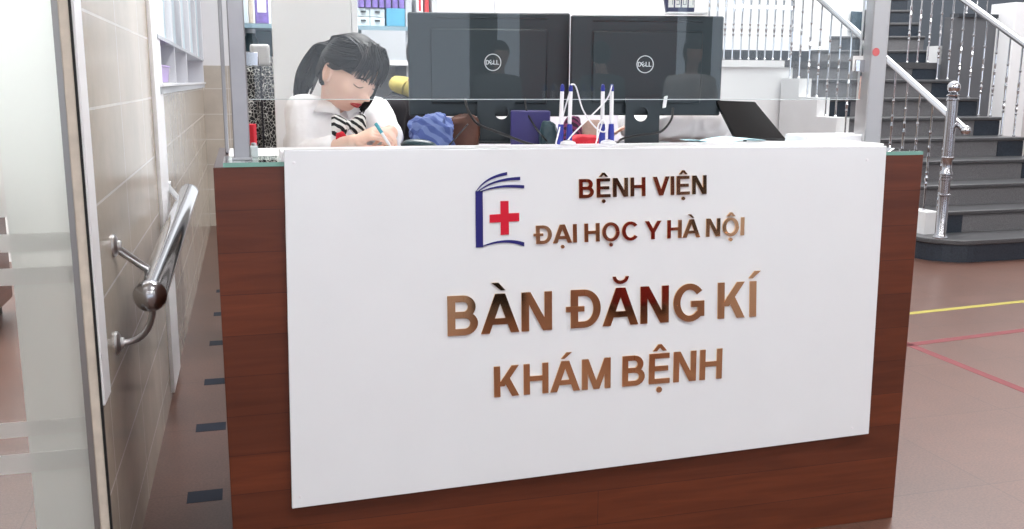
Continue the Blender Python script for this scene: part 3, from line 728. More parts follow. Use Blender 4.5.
# papers
def sheet(px, D, w, d, rot, m, label, z, curl=0.0):
    c = on_top(px, D, z); nx, ny = 14, 8; vs = []; fs = []
    for j in range(ny + 1):
        for i in range(nx + 1):
            u_ = (i / nx - .5) * w; v_ = (j / ny - .5) * d
            p = c + kx * (u_ * cos(rot) - v_ * sin(rot)) + ky * (u_ * sin(rot) + v_ * cos(rot)) + Vector((0, 0, .001 + curl * (.5 + .5 * sin(u_ * 34 + v_ * 12))))
            vs.append(p)
    for j in range(ny):
        for i in range(nx): a = j * (nx + 1) + i; fs.append((a, a + 1, a + nx + 2, a + nx + 1))
    o = MB().add(vs, fs).build('paper_sheet', m); s_ = o.modifiers.new('s', 'SOLIDIFY'); s_.thickness = .0012
    return tag(o, label, 'paper')
st2 = tag(MB().obox(on_top(722, 2.72, .0145), kx * .09, ky * .055, (0, 0, .0143)).build('paper_stack', paper_m, bevel=.001), 'white paper stack under the pale blue sheet right of the monitor stand', 'paper')
sheet(722, 2.72, .21, .13, .1, cyan_paper, 'pale blue paper sheet lying right of the monitor stand', .030, .012)
sheet(775, 2.82, .14, .11, .2, cyan_paper, 'pale blue paper sheet under the leaning black screen', .0, .002)
sheet(330, 2.70, .20, .12, -.1, cyan_paper, 'pale blue sheet the writing clerk leans on', .0, .002)
sheet(392, 2.60, .10, .10, .1, paper_m, 'white paper slip under the writing hand', .010, .008)
# white block behind ledge on right
wb0 = at_z(857, 143, ZP)
tag(MB().box(at_Y(790, 140, YF + .25).x, at_Y(857, 140, YF + .25).x, YF + .17, YF + .28, ZW, ZW + .05).build('tissue_box', white_pl, bevel=.004), 'low white box at the right end of the counter behind the ledge', 'box')

# ------------------------------------------------------------------ partition, shelves, rear wall
YP = 3.62
x0 = at_Y(275, 100, YP).x; x1 = at_Y(351, 20, YP).x
struct('wall_partition', MB().box(x0, x1, YP, YP + .035, 0, 2.6), white_wall, bevel=.002)
struct('trim_6', MB().box(x1 + .003, at_Y(358, 20, YP).x, YP + .004, YP + .05, 0, 2.6), white_paint, bevel=.002)
struct('wall_back', MB().box(at_Y(436, 10, 5.2).x, at_Y(702, 10, 5.2).x, 5.2, 5.3, 0, 3.3), lilac_wall)
struct('trim_7', MB().box(at_Y(494, 10, 5.2).x, at_Y(504, 10, 5.2).x, 5.16, 5.2, 0, 3.3), white_wall)
struct('trim_8', MB().box(at_Y(623, 10, 5.2).x, at_Y(702, 10, 5.2).x, 5.12, 5.2, 0, 3.3), white_wall)

SYc = 4.75
def X_(px, Y=SYc): return at_Y(px, 60, Y).x
def Z_(py, px=380, Y=SYc): return at_Y(px, py, Y).z
sh = thing('storage_shelf', (X_(335), SYc + .2, 0), 'grey metal storage shelf behind the white partition', 'shelf')
xs0, xs1 = X_(236), X_(438)
for x in (xs0, X_(407), xs1 - .03): MB().box(x, x + .03, SYc + .02, SYc + .38, 0, 2.4).build('upright', pale_grey, sh)
MB().box(xs0, xs1, SYc + .38, SYc + .4, 0, 2.4).build('back_panel', white_pl, sh)
zsA = Z_(26); zsB = Z_(60)
MB().box(xs0 + .03, xs1 - .03, SYc, SYc + .38, zsA - .02, zsA).build('shelf_board', teal_metal, sh)
MB().box(xs0 + .03, xs1 - .03, SYc - .01, SYc + .38, zsB - .025, zsB).build('shelf_board', white_pl, sh)
MB().box(X_(362), X_(406), SYc - .004, SYc + .01, zsB + .001, zsA - .021).build('door', pale_grey, sh)
MB().box(X_(250), X_(285), SYc + .3, SYc + .37, zsB, zsA).build('inner_panel', teal_metal, sh)
MB().box(xs0 + .03, xs1 - .03, SYc + .02, SYc + .37, .0, zsB - .35).build('lower_cabinet', black_pl, sh)
def carton(px0, px1, z0, z1, m, label, dy=.0, depth=.16, name='carton', grp=None, face=None):
    o = thing(name, ((X_(px0) + X_(px1)) / 2, SYc + dy + depth / 2, z0), label, 'box', grp)
    MB().box(X_(px0) + .002, X_(px1) - .002, SYc + dy, SYc + dy + depth, z0, z1).build('body', m, o, bevel=.002)
    if face: MB().box(X_(px0) + .012, X_(px1) - .012, SYc + dy - .0012, SYc + dy, z0 + (z1 - z0) * .35, z1 - (z1 - z0) * .2).build('printed_label', face, o)
    return o
z8 = Z_(8)
for i, (a, b, r) in enumerate(((358, 371, 0), (371, 386, 0), (358, 371, 1), (371, 386, 1))):
    zz0 = zsA + .0005 + (z8 - zsA) / 2 * r; zz1 = zz0 + (z8 - zsA) / 2 - .002
    o = thing('small_drawer_box', ((X_(a) + X_(b)) / 2, SYc + .1, zz0), ['lower left', 'lower right', 'upper left', 'upper right'][i] + ' of the pale blue drawer boxes on the storage shelf', 'box', 'small drawer boxes')
    MB().box(X_(a) + .001, X_(b) - .001, SYc + .01, SYc + .2, zz0, zz1).build('body', pale_box, o, bevel=.002)
    MB().box((X_(a) + X_(b)) / 2 - .012, (X_(a) + X_(b)) / 2 + .012, SYc + .002, SYc + .01, (zz0 + zz1) / 2, (zz0 + zz1) / 2 + .008).build('handle', black_pl, o)
carton(387, 406, zsA + .0005, Z_(8), teal_box, 'blue carton beside the small drawer boxes')
for i in range(7):
    carton(360 + i * 6.6, 366 + i * 6.6, z8 + .001, z8 + .13, violet_pack, ['violet carton standing on the drawer boxes, ' + w_ for w_ in ('first from the left', 'second from the left', 'third from the left', 'fourth from the left', 'fifth from the left', 'sixth from the left', 'rightmost')][i], 0, .1, 'medicine_carton', 'violet medicine cartons')
carton(417, 424, zsA + .0005, Z_(-20), white_pl, 'white binder on the shelf above the left monitor', -.0, .2, 'binder', None, red)
carton(425, 430, zsA + .0005, Z_(-20), mat('red_card', (186, 44, 50), .5), 'red binder on the shelf above the left monitor', 0, .2, 'binder')
carton(432, 437, zsA + .0005, Z_(-20), pale_grey, 'pale grey binder on the shelf above the left monitor', 0, .2, 'binder')
for i, (a, b, m, l) in enumerate(((244, 250, pale_box, 'pale carton behind the left steel post'), (250.5, 256, cream_stone, 'cream carton right of the left steel post'), (257, 271, violet_pack, 'white and violet carton left of the white partition'))):
    carton(a, b, zsA + .0005, Z_(-8, 260), m, l, 0, .14, 'medicine_carton', None, paper_m if i == 2 else None)
jar = thing('glass_jar', (X_(253), SYc + .1, zsB), 'dark glass jar on the middle shelf beside the left post', 'jar')
MB().lathe([(.03, 0), (.035, .01), (.035, .09), (.022, .11), (.022, .12), (.001, .12)], (X_(252), SYc + .1, zsB + .0005), 20).build('body', dark_teal, jar, smooth=True)
MB().lathe([(.024, 0), (.024, .02), (.001, .02)], (X_(252), SYc + .1, zsB + .1208), 20).build('lid', pale_grey, jar, smooth=True)

# ------------------------------------------------------------------ staircase
RI, RU, SWD = .1679, .297, 1.746
P0 = Vector((5.02, 6.061, 0)); ya = .021
SD = Vector((-sin(ya), cos(ya), 0)); SE = Vector((cos(ya), sin(ya), 0))
def S(u, v, z): return P0 + SE * u + SD * v + Vector((0, 0, z))
st = thing('staircase', tuple(S(SWD / 2, 0, 0)), 'grey granite staircase with dark nosings rising behind the counter', 'staircase')
def sbox(u0, u1, v0, v1, z0, z1):
    return MB().obox((S(u0, v0, z0) + S(u1, v1, z1)) / 2, SE * ((u1 - u0) / 2), SD * ((v1 - v0) / 2), (0, 0, (z1 - z0) / 2))
for k in range(1, 9):
    v0 = RU * (k - 2); u0 = .0 if k > 1 else -.12; u1 = SWD if k > 3 else SWD + .4
    if k == 1:
        pts = [S(u1, -RU - .03, 0)]
        for i in range(9):
            a = pi * 1.5 - pi / 2 * i / 8; pts.append(S(.16 + .3 * cos(a), -RU + .27 + .3 * sin(a), 0))
        pts += [S(-.14, .3, 0), S(u1, .3, 0)]
        rs = MB().prism([p + Vector((0, 0, .0)) for p in pts], (0, 0, RI - .035)).build('step', granite_dark, st)
        big = [p + (p - S(.8, .4, 0)).normalized() * .02 for p in pts]; big[-1] = pts[-1]; big[-2] = pts[-2]
        MB().prism([Vector((p.x, p.y, RI - .035)) for p in big], (0, 0, .035)).build('tread', granite_nose, rs, bevel=.006)
        continue
    rs = sbox(u0 + .10 if k > 1 else u0, u1, v0 + .02, v0 + RU + .02, RI * (k - 1) - .01, RI * k - .032).build('step', granite, st)
    sbox(u0, u1 + .01, v0, v0 + RU + .03, RI * k - .032, RI * k).build('tread', granite_nose, rs, bevel=.008)
    sbox(u1 - .28, u1 + .002, v0 + .014, v0 + .0205, RI * (k - 1), RI * k - .033).build('riser_tile', granite_dark, rs)
    if k in (2, 4, 7): sbox(.12, .34, v0 + .014, v0 + .0205, RI * (k - 1), RI * k - .033).build('riser_tile', granite_dark, rs)
# white stringer body (left) and mass below
pr_ = [(-.0, 0)]
for k in range(2, 9): pr_ += [(RU * (k - 2) + .015, RI * (k - 1)), (RU * (k - 2) + .015, RI * k - .033)]
prof = [(.015, RI)]
profd = [(.015, RI)]
for k in range(2, 9): profd += [(RU * (k - 2) + .015, RI * k - .033), (RU * (k - 1) + .015, RI * k - .033)]
profd += [(RU * 7 + .015, 0), (.015, 0)]
prof = [(-.012, RI)]
for k in range(2, 9): prof += [(RU * (k - 2) - .012, RI * k + .003), (RU * (k - 1) - .012, RI * k + .003)]
prof += [(RU * 7 - .012, 0), (-.012, 0)]
MB().prism([S(-.03, v, z) for v, z in prof], SE * .13).build('stringer', stair_white, st)
MB().prism([S(SWD - .1, v, z) for v, z in profd], SE * .098).build('stringer', granite_dark, st)
# landing
LZ = RI * 9
P2 = Vector((6.30, 9.76, 0)); e2 = Vector((.912, -.41, 0)); d2 = Vector((.41, .912, 0)); W2 = 1.30
v9 = RU * 7
xl_ = at_Y(640, 60, 8.14).x
lpoly = [S(0, v9, 0), S(SWD, v9, 0), P2 + e2 * (W2 + .02), P2, Vector((xl_, 9.76, 0)), Vector((xl_, S(0, v9, 0).y, 0))]
ld = MB().prism([Vector((p.x, p.y, LZ - .06)) for p in lpoly], (0, 0, .06)).build('landing', granite_nose, st)
wallp = [S(0, v9 + .02, 0), S(SWD, v9 + .02, 0), P2 + e2 * W2, P2, Vector((xl_ + .01, 9.75, 0)), Vector((xl_ + .01, S(0, v9 + .02, 0).y, 0))]
MB().prism([Vector((p.x, p.y, 0)) for p in wallp], (0, 0, LZ - .061)).build('landing_base', stair_white, st)
sbox(.11, SWD + .005, v9 + .012, v9 + .0195, RI * 8, LZ - .061).build('riser', granite, st)
sbox(SWD - .28, SWD + .006, v9 + .006, v9 + .0115, RI * 8, LZ - .061).build('riser_tile', granite_dark, st)
cf = S(0, v9, 0)
MB().box(xl_, cf.x + .0, cf.y - .004, cf.y + .018, LZ - .062, LZ + .002).build('landing_fascia', stair_white, st)
# upper flight
def S2(u, v, z): return P2 + e2 * u + d2 * v + Vector((0, 0, z))
def s2box(u0, u1, v0, v1, z0, z1):
    return MB().obox((S2(u0, v0, z0) + S2(u1, v1, z1)) / 2, e2 * ((u1 - u0) / 2), d2 * ((v1 - v0) / 2), (0, 0, (z1 - z0) / 2))
def left_u(k):
    px = {10: 811, 11: 829, 12: 862, 13: 866, 14: 870, 15: 876, 16: 884, 17: 890}[k]; d = ray(px, 30); Q = P2 + d2 * (.30 * (k - 10))
    return (Q.y * d.x - Q.x * d.y) / (e2.x * d.y - e2.y * d.x)
lefts = {k: left_u(k) for k in range(10, 18)}
for k in range(10, 17):
    v0 = .30 * (k - 10); ul = lefts[k] + .003; un = lefts[k + 1]
    zt2, zt1 = RI * k, RI * k - .032
    def wedge(va, vb, z0, z1, ua, ub, u1_): return MB().prism([S2(ua, va, z0), S2(u1_, va, z0), S2(u1_, vb, z0), S2(ub, vb, z0)], (0, 0, z1 - z0))
    rs = wedge(v0 + .02, v0 + .31, RI * (k - 1) - .01, zt1, ul, un + .005, W2).build('step', granite, st)
    wedge(v0, v0 + .31, zt1, zt2, ul, un + .005, W2 + .01).build('tread', granite_nose, rs, bevel=.008)
    if k % 2 == 0: s2box(W2 - .45, W2 + .002, v0 + .014, v0 + .0205, RI * (k - 1), RI * k - .033).build('riser_tile', granite_dark, rs)
    else: s2box(ul + .12, ul + .5, v0 + .014, v0 + .0205, RI * (k - 1), RI * k - .033).build('riser_tile', granite_dark, rs)
bs = S2(W2, 0, 0)
MB().obox(Vector((bs.x - .03, bs.y - .16, (LZ + RI * 10) / 2 + .02)), (.07, 0, 0), (0, .1, 0), (0, 0, .10)).build('stringer', stair_white, st)
# walls of the stair hall
struct('wall_back_stair', MB().box(xl_ - 1.2, P2.x, 9.78, 9.9, 0, 5), white_wall)
struct('baseboard_back', MB().box(xl_ - 1.2, P2.x, 9.74, 9.779, LZ, LZ + .155), skirt_dark)
wpts = [S2(lefts[k], .30 * (k - 10), 0) for k in range(10, 18)]; wpts[0] = Vector((P2.x, 9.78, 0))
back_ = [p + Vector((-.12, .12, 0)) for p in wpts][::-1]
struct('wall_left_stair', MB().prism(wpts + back_, (0, 0, 5)), white_wall)
struct('wall_end_stair', MB().obox(S2(1.5, 3.6, 2.6), e2 * 2.2, d2 * .05, (0, 0, 2.6)), mat('dark_slate_wall', (86, 92, 100), .6))  # end wall in an even dark slate colour
GY = 8.75
struct('wall_grey', MB().box(at_Y(944, 100, GY).x + .0, at_Y(992, 100, GY).x, GY, GY + .1, 0, at_Y(960, 17, GY).z), grey_wall_m)
struct('trim_9', MB().box(at_Y(950, 100, GY).x, at_Y(994, 100, GY).x, GY - .02, GY + .12, at_Y(960, 17, GY).z, at_Y(960, 13.5, GY).z), skirt_dark)
struct('wall_column', MB().box(at_Y(993, 60, GY).x, at_Y(1011, 60, GY).x, GY - .25, GY + .1, 0, at_Y(1000, 4, GY).z), white_wall, bevel=.003)
struct('wall_right_stair', MB().box(at_Y(1010, 60, GY).x, at_Y(1010, 60, GY).x + 2.5, GY - .1, GY + .05, 0, at_Y(1015, 47, GY).z), mat('pale_grey_wall', (206, 204, 202), .6))
struct('wall_right_stair_upper', MB().box(at_Y(1011, 60, GY).x, at_Y(1010, 60, GY).x + 2.5, GY - .1, GY + .05, at_Y(1015, 47, GY).z, at_Y(1015, 4, GY).z), white_wall)
struct('wall_stair_rear', MB().box(5.5, 12, 13.2, 13.3, 0, 5.5), mat('rear_grey_wall', (110, 112, 118), .6))  # rear wall in an even mid grey
# poster
pb = S2(.0, .0, 0)
pa = at_Y(848, 32, 9.6); pc = at_Y(862, 12, 9.6)
sa_, sb_2 = wpts[1], wpts[2]; sdv = (sb_2 - sa_).normalized(); snn = Vector((sdv.y, -sdv.x, 0)); snn = -snn if snn.y > 0 else snn
def on_seg(px, py):
    d = ray(px, py); t = (sa_ - O).dot(snn) / d.dot(snn); return O + d * t
pa, pc = on_seg(848, 32), on_seg(861, 12)
tag(MB().obox((pa + pc) / 2 + snn * .03, (pc - pa).dot(sdv) / 2 * sdv, snn * .006, (0, 0, (pc.z - pa.z) / 2)).build('framed_picture', poster_m, bevel=.001), 'small dark blue picture on the white stair wall', 'picture')

# balustrades
BH = .86
prof_b = [(.012, 0), (.014, .012), (.0075, .02), (.0075, .20), (.012, .215), (.0075, .23), (.013, .26), (.0075, .285), (.012, .30), (.0085, .315), (.0095, .40), (.012, .43), (.0085, .46), (.012, .50), (.0075, .515), (.0075, .60), (.012, .615), (.0075, .63), (.0075, BH), (.001, BH)]
bmesh_me = None
def baluster(root, P, h):
    global bmesh_me
    if bmesh_me is None:
        o = MB().lathe(prof_b, (0, 0, 0), 8).build('baluster', chrome, origin=(0, 0, 0)); bmesh_me = o
        o.parent = root; o.location = P - Vector(root['_o']); o.scale = (1, 1, h / BH)
    else:
        o = bmesh_me.copy(); COL.objects.link(o); o.parent = root; o.location = P - Vector(root['_o']); o.scale = (1, 1, h / BH)
    return o
RH = .80; SL = RI / RU
ra = thing('stair_railing', tuple(S(.05, -.2, RI)), 'steel stair railing on the left side with tall ball topped newel', 'railing', None)
nb = S(-.035, -.19, RI + .0005)
nb_t = at_D(952, 80, (nb - O).dot(FW)).z - nb.z
NH = nb_t
newel = MB().lathe([(.055, 0), (.055, .01), (.045, .02), (.038, .03), (.038, NH * .27), (.047, NH * .275), (.047, NH * .285), (.036, NH * .29), (.036, NH * .37), (.046, NH * .375), (.046, NH * .39), (.038, NH * .395), (.038, NH * .405), (.047, NH * .41), (.047, NH * .425), (.034, NH * .44), (.036, NH * .50), (.045, NH * .51), (.045, NH * .52), (.038, NH * .525), (.038, NH * .87), (.044, NH * .875), (.044, NH * .885), (.024, NH * .90), (.03, NH * .915), (.001, NH * .92)], nb, 24).build('newel_post', steel, ra, smooth=True)
MB().ball(nb + Vector((0, 0, NH * .955)), .046, 20, 14).build('ball_finial', chrome, newel, smooth=True)
MB().lathe([(.04, 0), (.046, .008), (.03, .016), (.001, .016)], nb + Vector((0, 0, NH * .9)), 20).build('collar', chrome, newel, smooth=True)
def rail_z(v): return RI * 2 + v * SL + RH
top_v = v9 + .04
MB().tube([S(.015, -.27, rail_z(-.27)), S(.015, top_v, rail_z(top_v))], .027, 16).build('handrail', chrome, ra, smooth=True)
MB().ball(S(.015, -.29, rail_z(-.29)), .036, 16, 10).build('rail_knob', chrome, ra, smooth=True)
b = S(.015, -.08, RI); baluster(ra, b, rail_z(-.1) - RI)
for k in range(2, 9):
    for f in (.07, .218):
        v = RU * (k - 2) + f; baluster(ra, S(.015, v, RI * k + .0033), rail_z(v) - RI * k)
rb = thing('landing_railing', (xl_ + .6, cf.y + .05, LZ), 'steel railing with close balusters along the landing edge', 'railing')
lz_r = rail_z(top_v)
xa = at_Y(689, 40, cf.y + .05).x
xx = S(.05, 0, 0).x - .0
MB().tube([Vector((xa, cf.y + .05, LZ + .95)), Vector((xx, cf.y + .05, LZ + .95))], .027, 16).build('handrail', chrome, rb, smooth=True)
nb2 = 13
for i in range(nb2):
    x = xx - .02 - (xx - xa - .04) * i / (nb2 - 1); baluster(rb, Vector((x, cf.y + .05, LZ + .0025)), .945)
rc = thing('stair_railing', tuple(S(SWD - .05, 0, RI * 3)), 'steel stair railing along the right side of the granite steps', 'railing')
ur = SWD - .06
MB().tube([S(ur, -.3, rail_z(-.3) - .02), S(ur, v9 - .03, rail_z(v9 - .03) - .02), S(ur, v9 + .5, rail_z(v9 + .5) - .02)], .03, 16).build('handrail', chrome, rc, smooth=True)
for k in range(3, 9):
    for f in (.07, .218):
        v = RU * (k - 2) + f; baluster(rc, S(ur, v, RI * k + .0003), rail_z(v) - RI * k - .03)
for v in (v9 + .07, v9 + .22, v9 + .37): baluster(rc, S(ur, v, LZ + .0003), rail_z(v) - LZ - .03)
rd = thing('upper_railing', (at_Y(975, 10, GY).x, GY + .05, at_Y(960, 13, GY).z), 'steel balusters on top of the dark grey stair wall', 'railing')
zt_ = at_Y(960, 13.5, GY).z
for px in (957, 970, 980, 990): baluster(rd, Vector((at_Y(px, 10, GY).x, GY + .05, zt_ + .0003)), .8)
MB().tube([Vector((at_Y(950, 10, GY).x, GY + .05, zt_ + .8)), Vector((at_Y(1000, 10, GY).x, GY + .05, zt_ + .8))], .025, 12).build('handrail', chrome, rd, smooth=True)

# ------------------------------------------------------------------ floor tapes
def tape(name, pts, w, m, label):
    P = [at_z(x, y, 0) for x, y in pts]; d = (P[1] - P[0]).normalized(); n = Vector((-d.y, d.x, 0)) * w / 2
    return tag(MB().prism([P[0] - n, P[1] - n, P[1] + n, P[0] + n], (0, 0, .0008)).build(name, m), label, 'tape')
tape('floor_tape', [(890, 315.5), (1140, 289)], .045, tape_yellow, 'yellow tape line across the floor right of the counter')
tape('floor_tape', [(895, 346.5), (1140, 315.5)], .05, tape_red, 'faded red tape line running parallel to the yellow one')
tape('floor_tape', [(900, 341), (1090, 417)], .05, tape_red, 'faded red tape line slanting toward the lower right corner')
names = ('nearest', 'second nearest', 'third nearest', 'fourth nearest', 'fifth nearest', 'farthest')
for i, (cx, cy, w_) in enumerate(((205, 496, 32), (211, 427, 27), (215, 381.5, 19), (217, 343, 13), (219, 314, 9), (220, 291, 6))):
    c = at_z(cx, cy, 0); dpt = .088
    hw = w_ / F * (c - O).dot(FW) / 2 + .003
    tag(MB().box(c.x - hw, c.x + hw, c.y - dpt / 2, c.y + dpt / 2, 0, .0007).build('floor_marker', tape_blue), names[i] + ' dark blue marker on the passage floor left of the counter', 'marker', 'dark blue floor markers')

# ------------------------------------------------------------------ people
def remesh_eval(mb, vox, smooth=4):
    me = bpy.data.meshes.new('tmp'); me.from_pydata([tuple(p) for p in mb.v], [], mb.f); bm = bmesh.new(); bm.from_mesh(me); bmesh.ops.recalc_face_normals(bm, faces=bm.faces); bm.to_mesh(me); bm.free()
    o = bpy.data.objects.new('tmp', me); COL.objects.link(o)
    r = o.modifiers.new('r', 'REMESH'); r.mode = 'VOXEL'; r.voxel_size = vox; r.use_smooth_shade = True
    if smooth: s_ = o.modifiers.new('s', 'SMOOTH'); s_.iterations = smooth; s_.factor = .5
    dg = bpy.context.evaluated_depsgraph_get(); ev = o.evaluated_get(dg); m2_ = bpy.data.meshes.new_from_object(ev)
    bpy.data.objects.remove(o); return m2_
def crease(me, amp, fr):
    nrm_ = [v.normal.copy() for v in me.vertices]
    for v, vn in zip(me.vertices, nrm_):
        p = v.co * fr; q_ = Vector((p.x, p.y, p.z * .55)); f = (1 - 2 * abs(noise.noise(q_))) ** 2 * .7 + (1 - 2 * abs(noise.noise(q_ * 2.1 + Vector((4, 1, 7))))) ** 2 * .3
        v.co = v.co + vn * amp * (f - .45)
    return me
def put(me, name, m, root):
    org = Vector(root['_o']); me.transform(Matrix.Translation(-org)); me.materials.clear(); me.materials.append(m); me.name = name
    for p in me.polygons: p.use_smooth = True
    o = bpy.data.objects.new(name, me); COL.objects.link(o); o.parent = root; o['_o'] = tuple(org); return o
def ell(c, ax, ay, rx, ry, n=20, pw=2.0):
    out = []
    for k in range(n):
        a = 2 * pi * k / n; ca, sa_ = cos(a), sin(a)
        out.append(c + ax * (rx * math.copysign(abs(ca) ** (2 / pw), ca)) + ay * (ry * math.copysign(abs(sa_) ** (2 / pw), sa_)))
    return out
def limb(mb, pts, rs, n=14):
    P = [Vector(p) for p in pts]; Q = []; R_ = []
    for i in range(len(P) - 1):
        for k in range(5):
            t = k / 5; Q.append(P[i].lerp(P[i + 1], t)); R_.append(rs[i] + (rs[i + 1] - rs[i]) * t)
    Q.append(P[-1]); R_.append(rs[-1])
    mb.tube(Q, R_, n)
    for p, r in zip(P, rs): mb.ball(p, r * .99, n, 8)
def head_mesh(mb, C, B, s=1.0, detail=True):
    n, m = (112, 84) if detail else (32, 24)
    def g(x, z, cx, cz, sx, sz): return math.exp(-((x - cx) / sx) ** 2 - ((z - cz) / sz) ** 2)
    vs = []
    def pt(t, a):
        x, y, z = sin(t) * cos(a), sin(t) * sin(a), cos(t)
        X, Y, Z = x * .074, y * .092, z * .112
        if z < 0:
            k = min(1, -z); X *= 1 - .38 * k ** 2.2; 
            if y < 0: Y *= 1 - .45 * k
            else: Y *= 1 - .10 * k
        if z > 0 and y < 0: Y *= 1.04
        if y > 0: X *= 1 - .04 * y
        Y0 = Y
        if y > .1:
            w = min(1, (y - .1) / .35)
            f = .010 * g(X, Z, 0, -.004, .008, .022) + .026 * g(X, Z, 0, -.032, .0115, .011) + .006 * (g(X, Z, .011, -.037, .006, .006) + g(X, Z, -.011, -.037, .006, .006))
            f -= .009 * (g(X, Z, .031, .002, .015, .010) + g(X, Z, -.031, .002, .015, .010))
            f += .0055 * (g(X, Z, .031, -.001, .011, .0065) + g(X, Z, -.031, -.001, .011, .0065))
            f += .003 * (g(X, Z, .03, .02, .02, .006) + g(X, Z, -.03, .02, .02, .006))
            f += .004 * (g(X, Z, .042, -.03, .018, .018) + g(X, Z, -.042, -.03, .018, .018))
            f += .0065 * g(X, Z, 0, -.059, .017, .0045) + .007 * g(X, Z, 0, -.069, .014, .0048) - .004 * g(X, Z, 0, -.0638, .02, .002)
            f -= .003 * g(X, Z, 0, -.082, .02, .006); f += .007 * g(X, Z, 0, -.098, .018, .012)
            Y += f * w
        return C + B @ (Vector((X, Y, Z)) * s)
    for j in range(1, m):
        for k in range(n): vs.append(pt(pi * j / m, 2 * pi * k / n))
    b = len(vs); vs += [pt(0, 0), pt(pi, 0)]
    fs = [(j * n + k, (j + 1) * n + k, (j + 1) * n + (k + 1) % n, j * n + (k + 1) % n) for j in range(m - 2) for k in range(n)]
    fs += [(b, k, (k + 1) % n) for k in range(n)] + [(b + 1, (m - 2) * n + (k + 1) % n, (m - 2) * n + k) for k in range(n)]
    mb.add(vs, fs)
    for sx in (-1, 1):   # ears
        e = C + B @ (Vector((sx * .074, -.006, -.012)) * s)
        mb.ball(e, (.006 * s, .016 * s, .028 * s), 16, 12, B @ Matrix.Rotation(sx * -.35, 3, 'Z'))
        if detail:
            pts = [C + B @ (Vector((sx * (.079 + .003 * sin(a)), -.008 - .015 * cos(a), -.010 + .027 * sin(a))) * s) for a in [pi * (-.45 + 1.5 * i / 12) for i in range(13)]]
            mb.tube(pts, .0036 * s, 8)
def hand(mb, P, fwd, nrm, s=1.0, curl=.5, side=1, spread=.12):
    # P wrist, fwd finger direction, nrm back-of-hand normal; side +1 thumb on fwd x nrm side
    f = fwd.normalized(); nn = (nrm - f * nrm.dot(f)).normalized(); sd = f.cross(nn) * side
    pal = [ell(P + f * (x * s), sd, nn, rx * s, ry * s, 16) for x, rx, ry in ((-.005, .024, .018), (.02, .032, .017), (.05, .041, .015), (.078, .042, .013), (.088, .036, .010))]
    mb.loft(pal)
    for i, (off, ln, r) in enumerate(((.031, .072, .0088), (.0105, .080, .0090), (-.0105, .074, .0086), (-.031, .058, .0078))):
        p = P + f * (.078 * s) + sd * (off * s); d = (f + sd * (spread * off / .03)).normalized(); pts = [p - d * .01 * s]; rs = [r * s]
        c = curl * (1 + .12 * i)
        pts.append(p); rs.append(r * s)
        for seg, (fr, k) in enumerate(((.46, .7), (.30, 1.1), (.24, .9))):
            ax = sd; d = (d * cos(c * k) - nn * sin(c * k)).normalized() if True else d
            nn2 = nn
            p = p + d * (ln * fr * s); pts.append(p); rs.append(r * s * (.93 - .07 * seg))
        limb(mb, pts, rs, 10)
    tb = P + f * .025 * s + sd * .03 * s - nn * .006 * s
    d = (f * .75 + sd * .6 - nn * .35).normalized(); t1 = tb + d * .036 * s; d = (f * .95 + sd * .12 - nn * .45).normalized(); t2 = t1 + d * .03 * s; t3 = t2 + (f * .9 - sd * .25 - nn * .4).normalized() * .024 * s
    limb(mb, [tb, t1, t2, t3], [.0135 * s, .011 * s, .0098 * s, .0085 * s], 10)

def basis_from(fwd, up=Vector((0, 0, 1))):
    f = fwd.normalized(); u = (up - f * up.dot(f)).normalized(); x = f.cross(u)
    return Matrix((x, f, u)).transposed()

# ---- the clerk in white
HC = at_D(350, 73.5, 2.95)
yw = radians(50); tocam = -Vector((FW.x, FW.y, 0)).normalized(); imr = Vector((RT.x, RT.y, 0)).normalized()
fh = tocam * cos(yw) + imr * sin(yw)
pit = radians(27)
Fh = (fh * cos(pit) + Vector((0, 0, -sin(pit)))).normalized(); HB = basis_from(Fh)
HB = HB @ Matrix.Rotation(radians(-6), 3, 'Y')
wr = thing('person', (HC.x - .05, HC.y + .25, 0), 'young clerk with black ponytail in white blouse and zebra bow, bent over writing', 'person')
tf = (tocam * cos(radians(25)) + imr * sin(radians(25))); ts = Vector((-tf.y, tf.x, 0))  # ts points to her left
if ts.dot(imr) < 0: ts = -ts
NB = at_D(336, 106, 3.06)   # neck base
HS = 1.06
body = MB(); head_mesh(body, HC, HB, HS)
jaw = HC + HB @ Vector((0, -.03, -.06))
limb(body, [jaw, NB, NB - Vector((0, 0, .05)) - tf * .02], [.050, .050, .07])
SR = at_D(304, 112, 3.04); SLf = at_D(374, 115, 3.14)
hips = Vector((NB.x, NB.y, .66)) - tf * .10
def torso(mb, top, hip, g=0, wsh=.15):
    rg = []
    for t, rx, ry in ((-.0, .06, .05), (.06, .125, .07), (.14, .16, .085), (.30, .155, .10), (.5, .145, .10), (.72, .125, .09), (.9, .15, .10), (1.05, .165, .11)):
        c = top.lerp(hip, t) ; rg.append(ell(c, ts, tf, rx + g, ry + g, 28, 2.3))
    mb.loft(rg)
torso(body, NB - Vector((0, 0, .02)), hips)
ER = at_D(304, 158, 3.0); HRw = at_D(354, 142, 2.74)
ER.z = max(ER.z, ZW + .045) if ER.y < YF + DEP + .03 else ER.z
EL = at_D(388, 138, 2.98); HLw = at_D(390, 133, 2.84)
limb(body, [SR, ER], [.046, .038]); limb(body, [ER, HRw], [.036, .023]); limb(body, [SLf, EL], [.046, .036]); limb(body, [EL, HLw], [.034, .024])
hf = (at_D(381, 129, 2.71) - HRw).normalized()
hand(body, HRw, hf, Vector((0, 0, 1)) * .8 + tocam * .45, .80, .75, 1, .1)
lf = (at_D(384, 140, 2.72) - HLw).normalized()
hand(body, HLw, lf, Vector((0, 0, 1)) * .6 + imr * .6, .8, .6, -1)
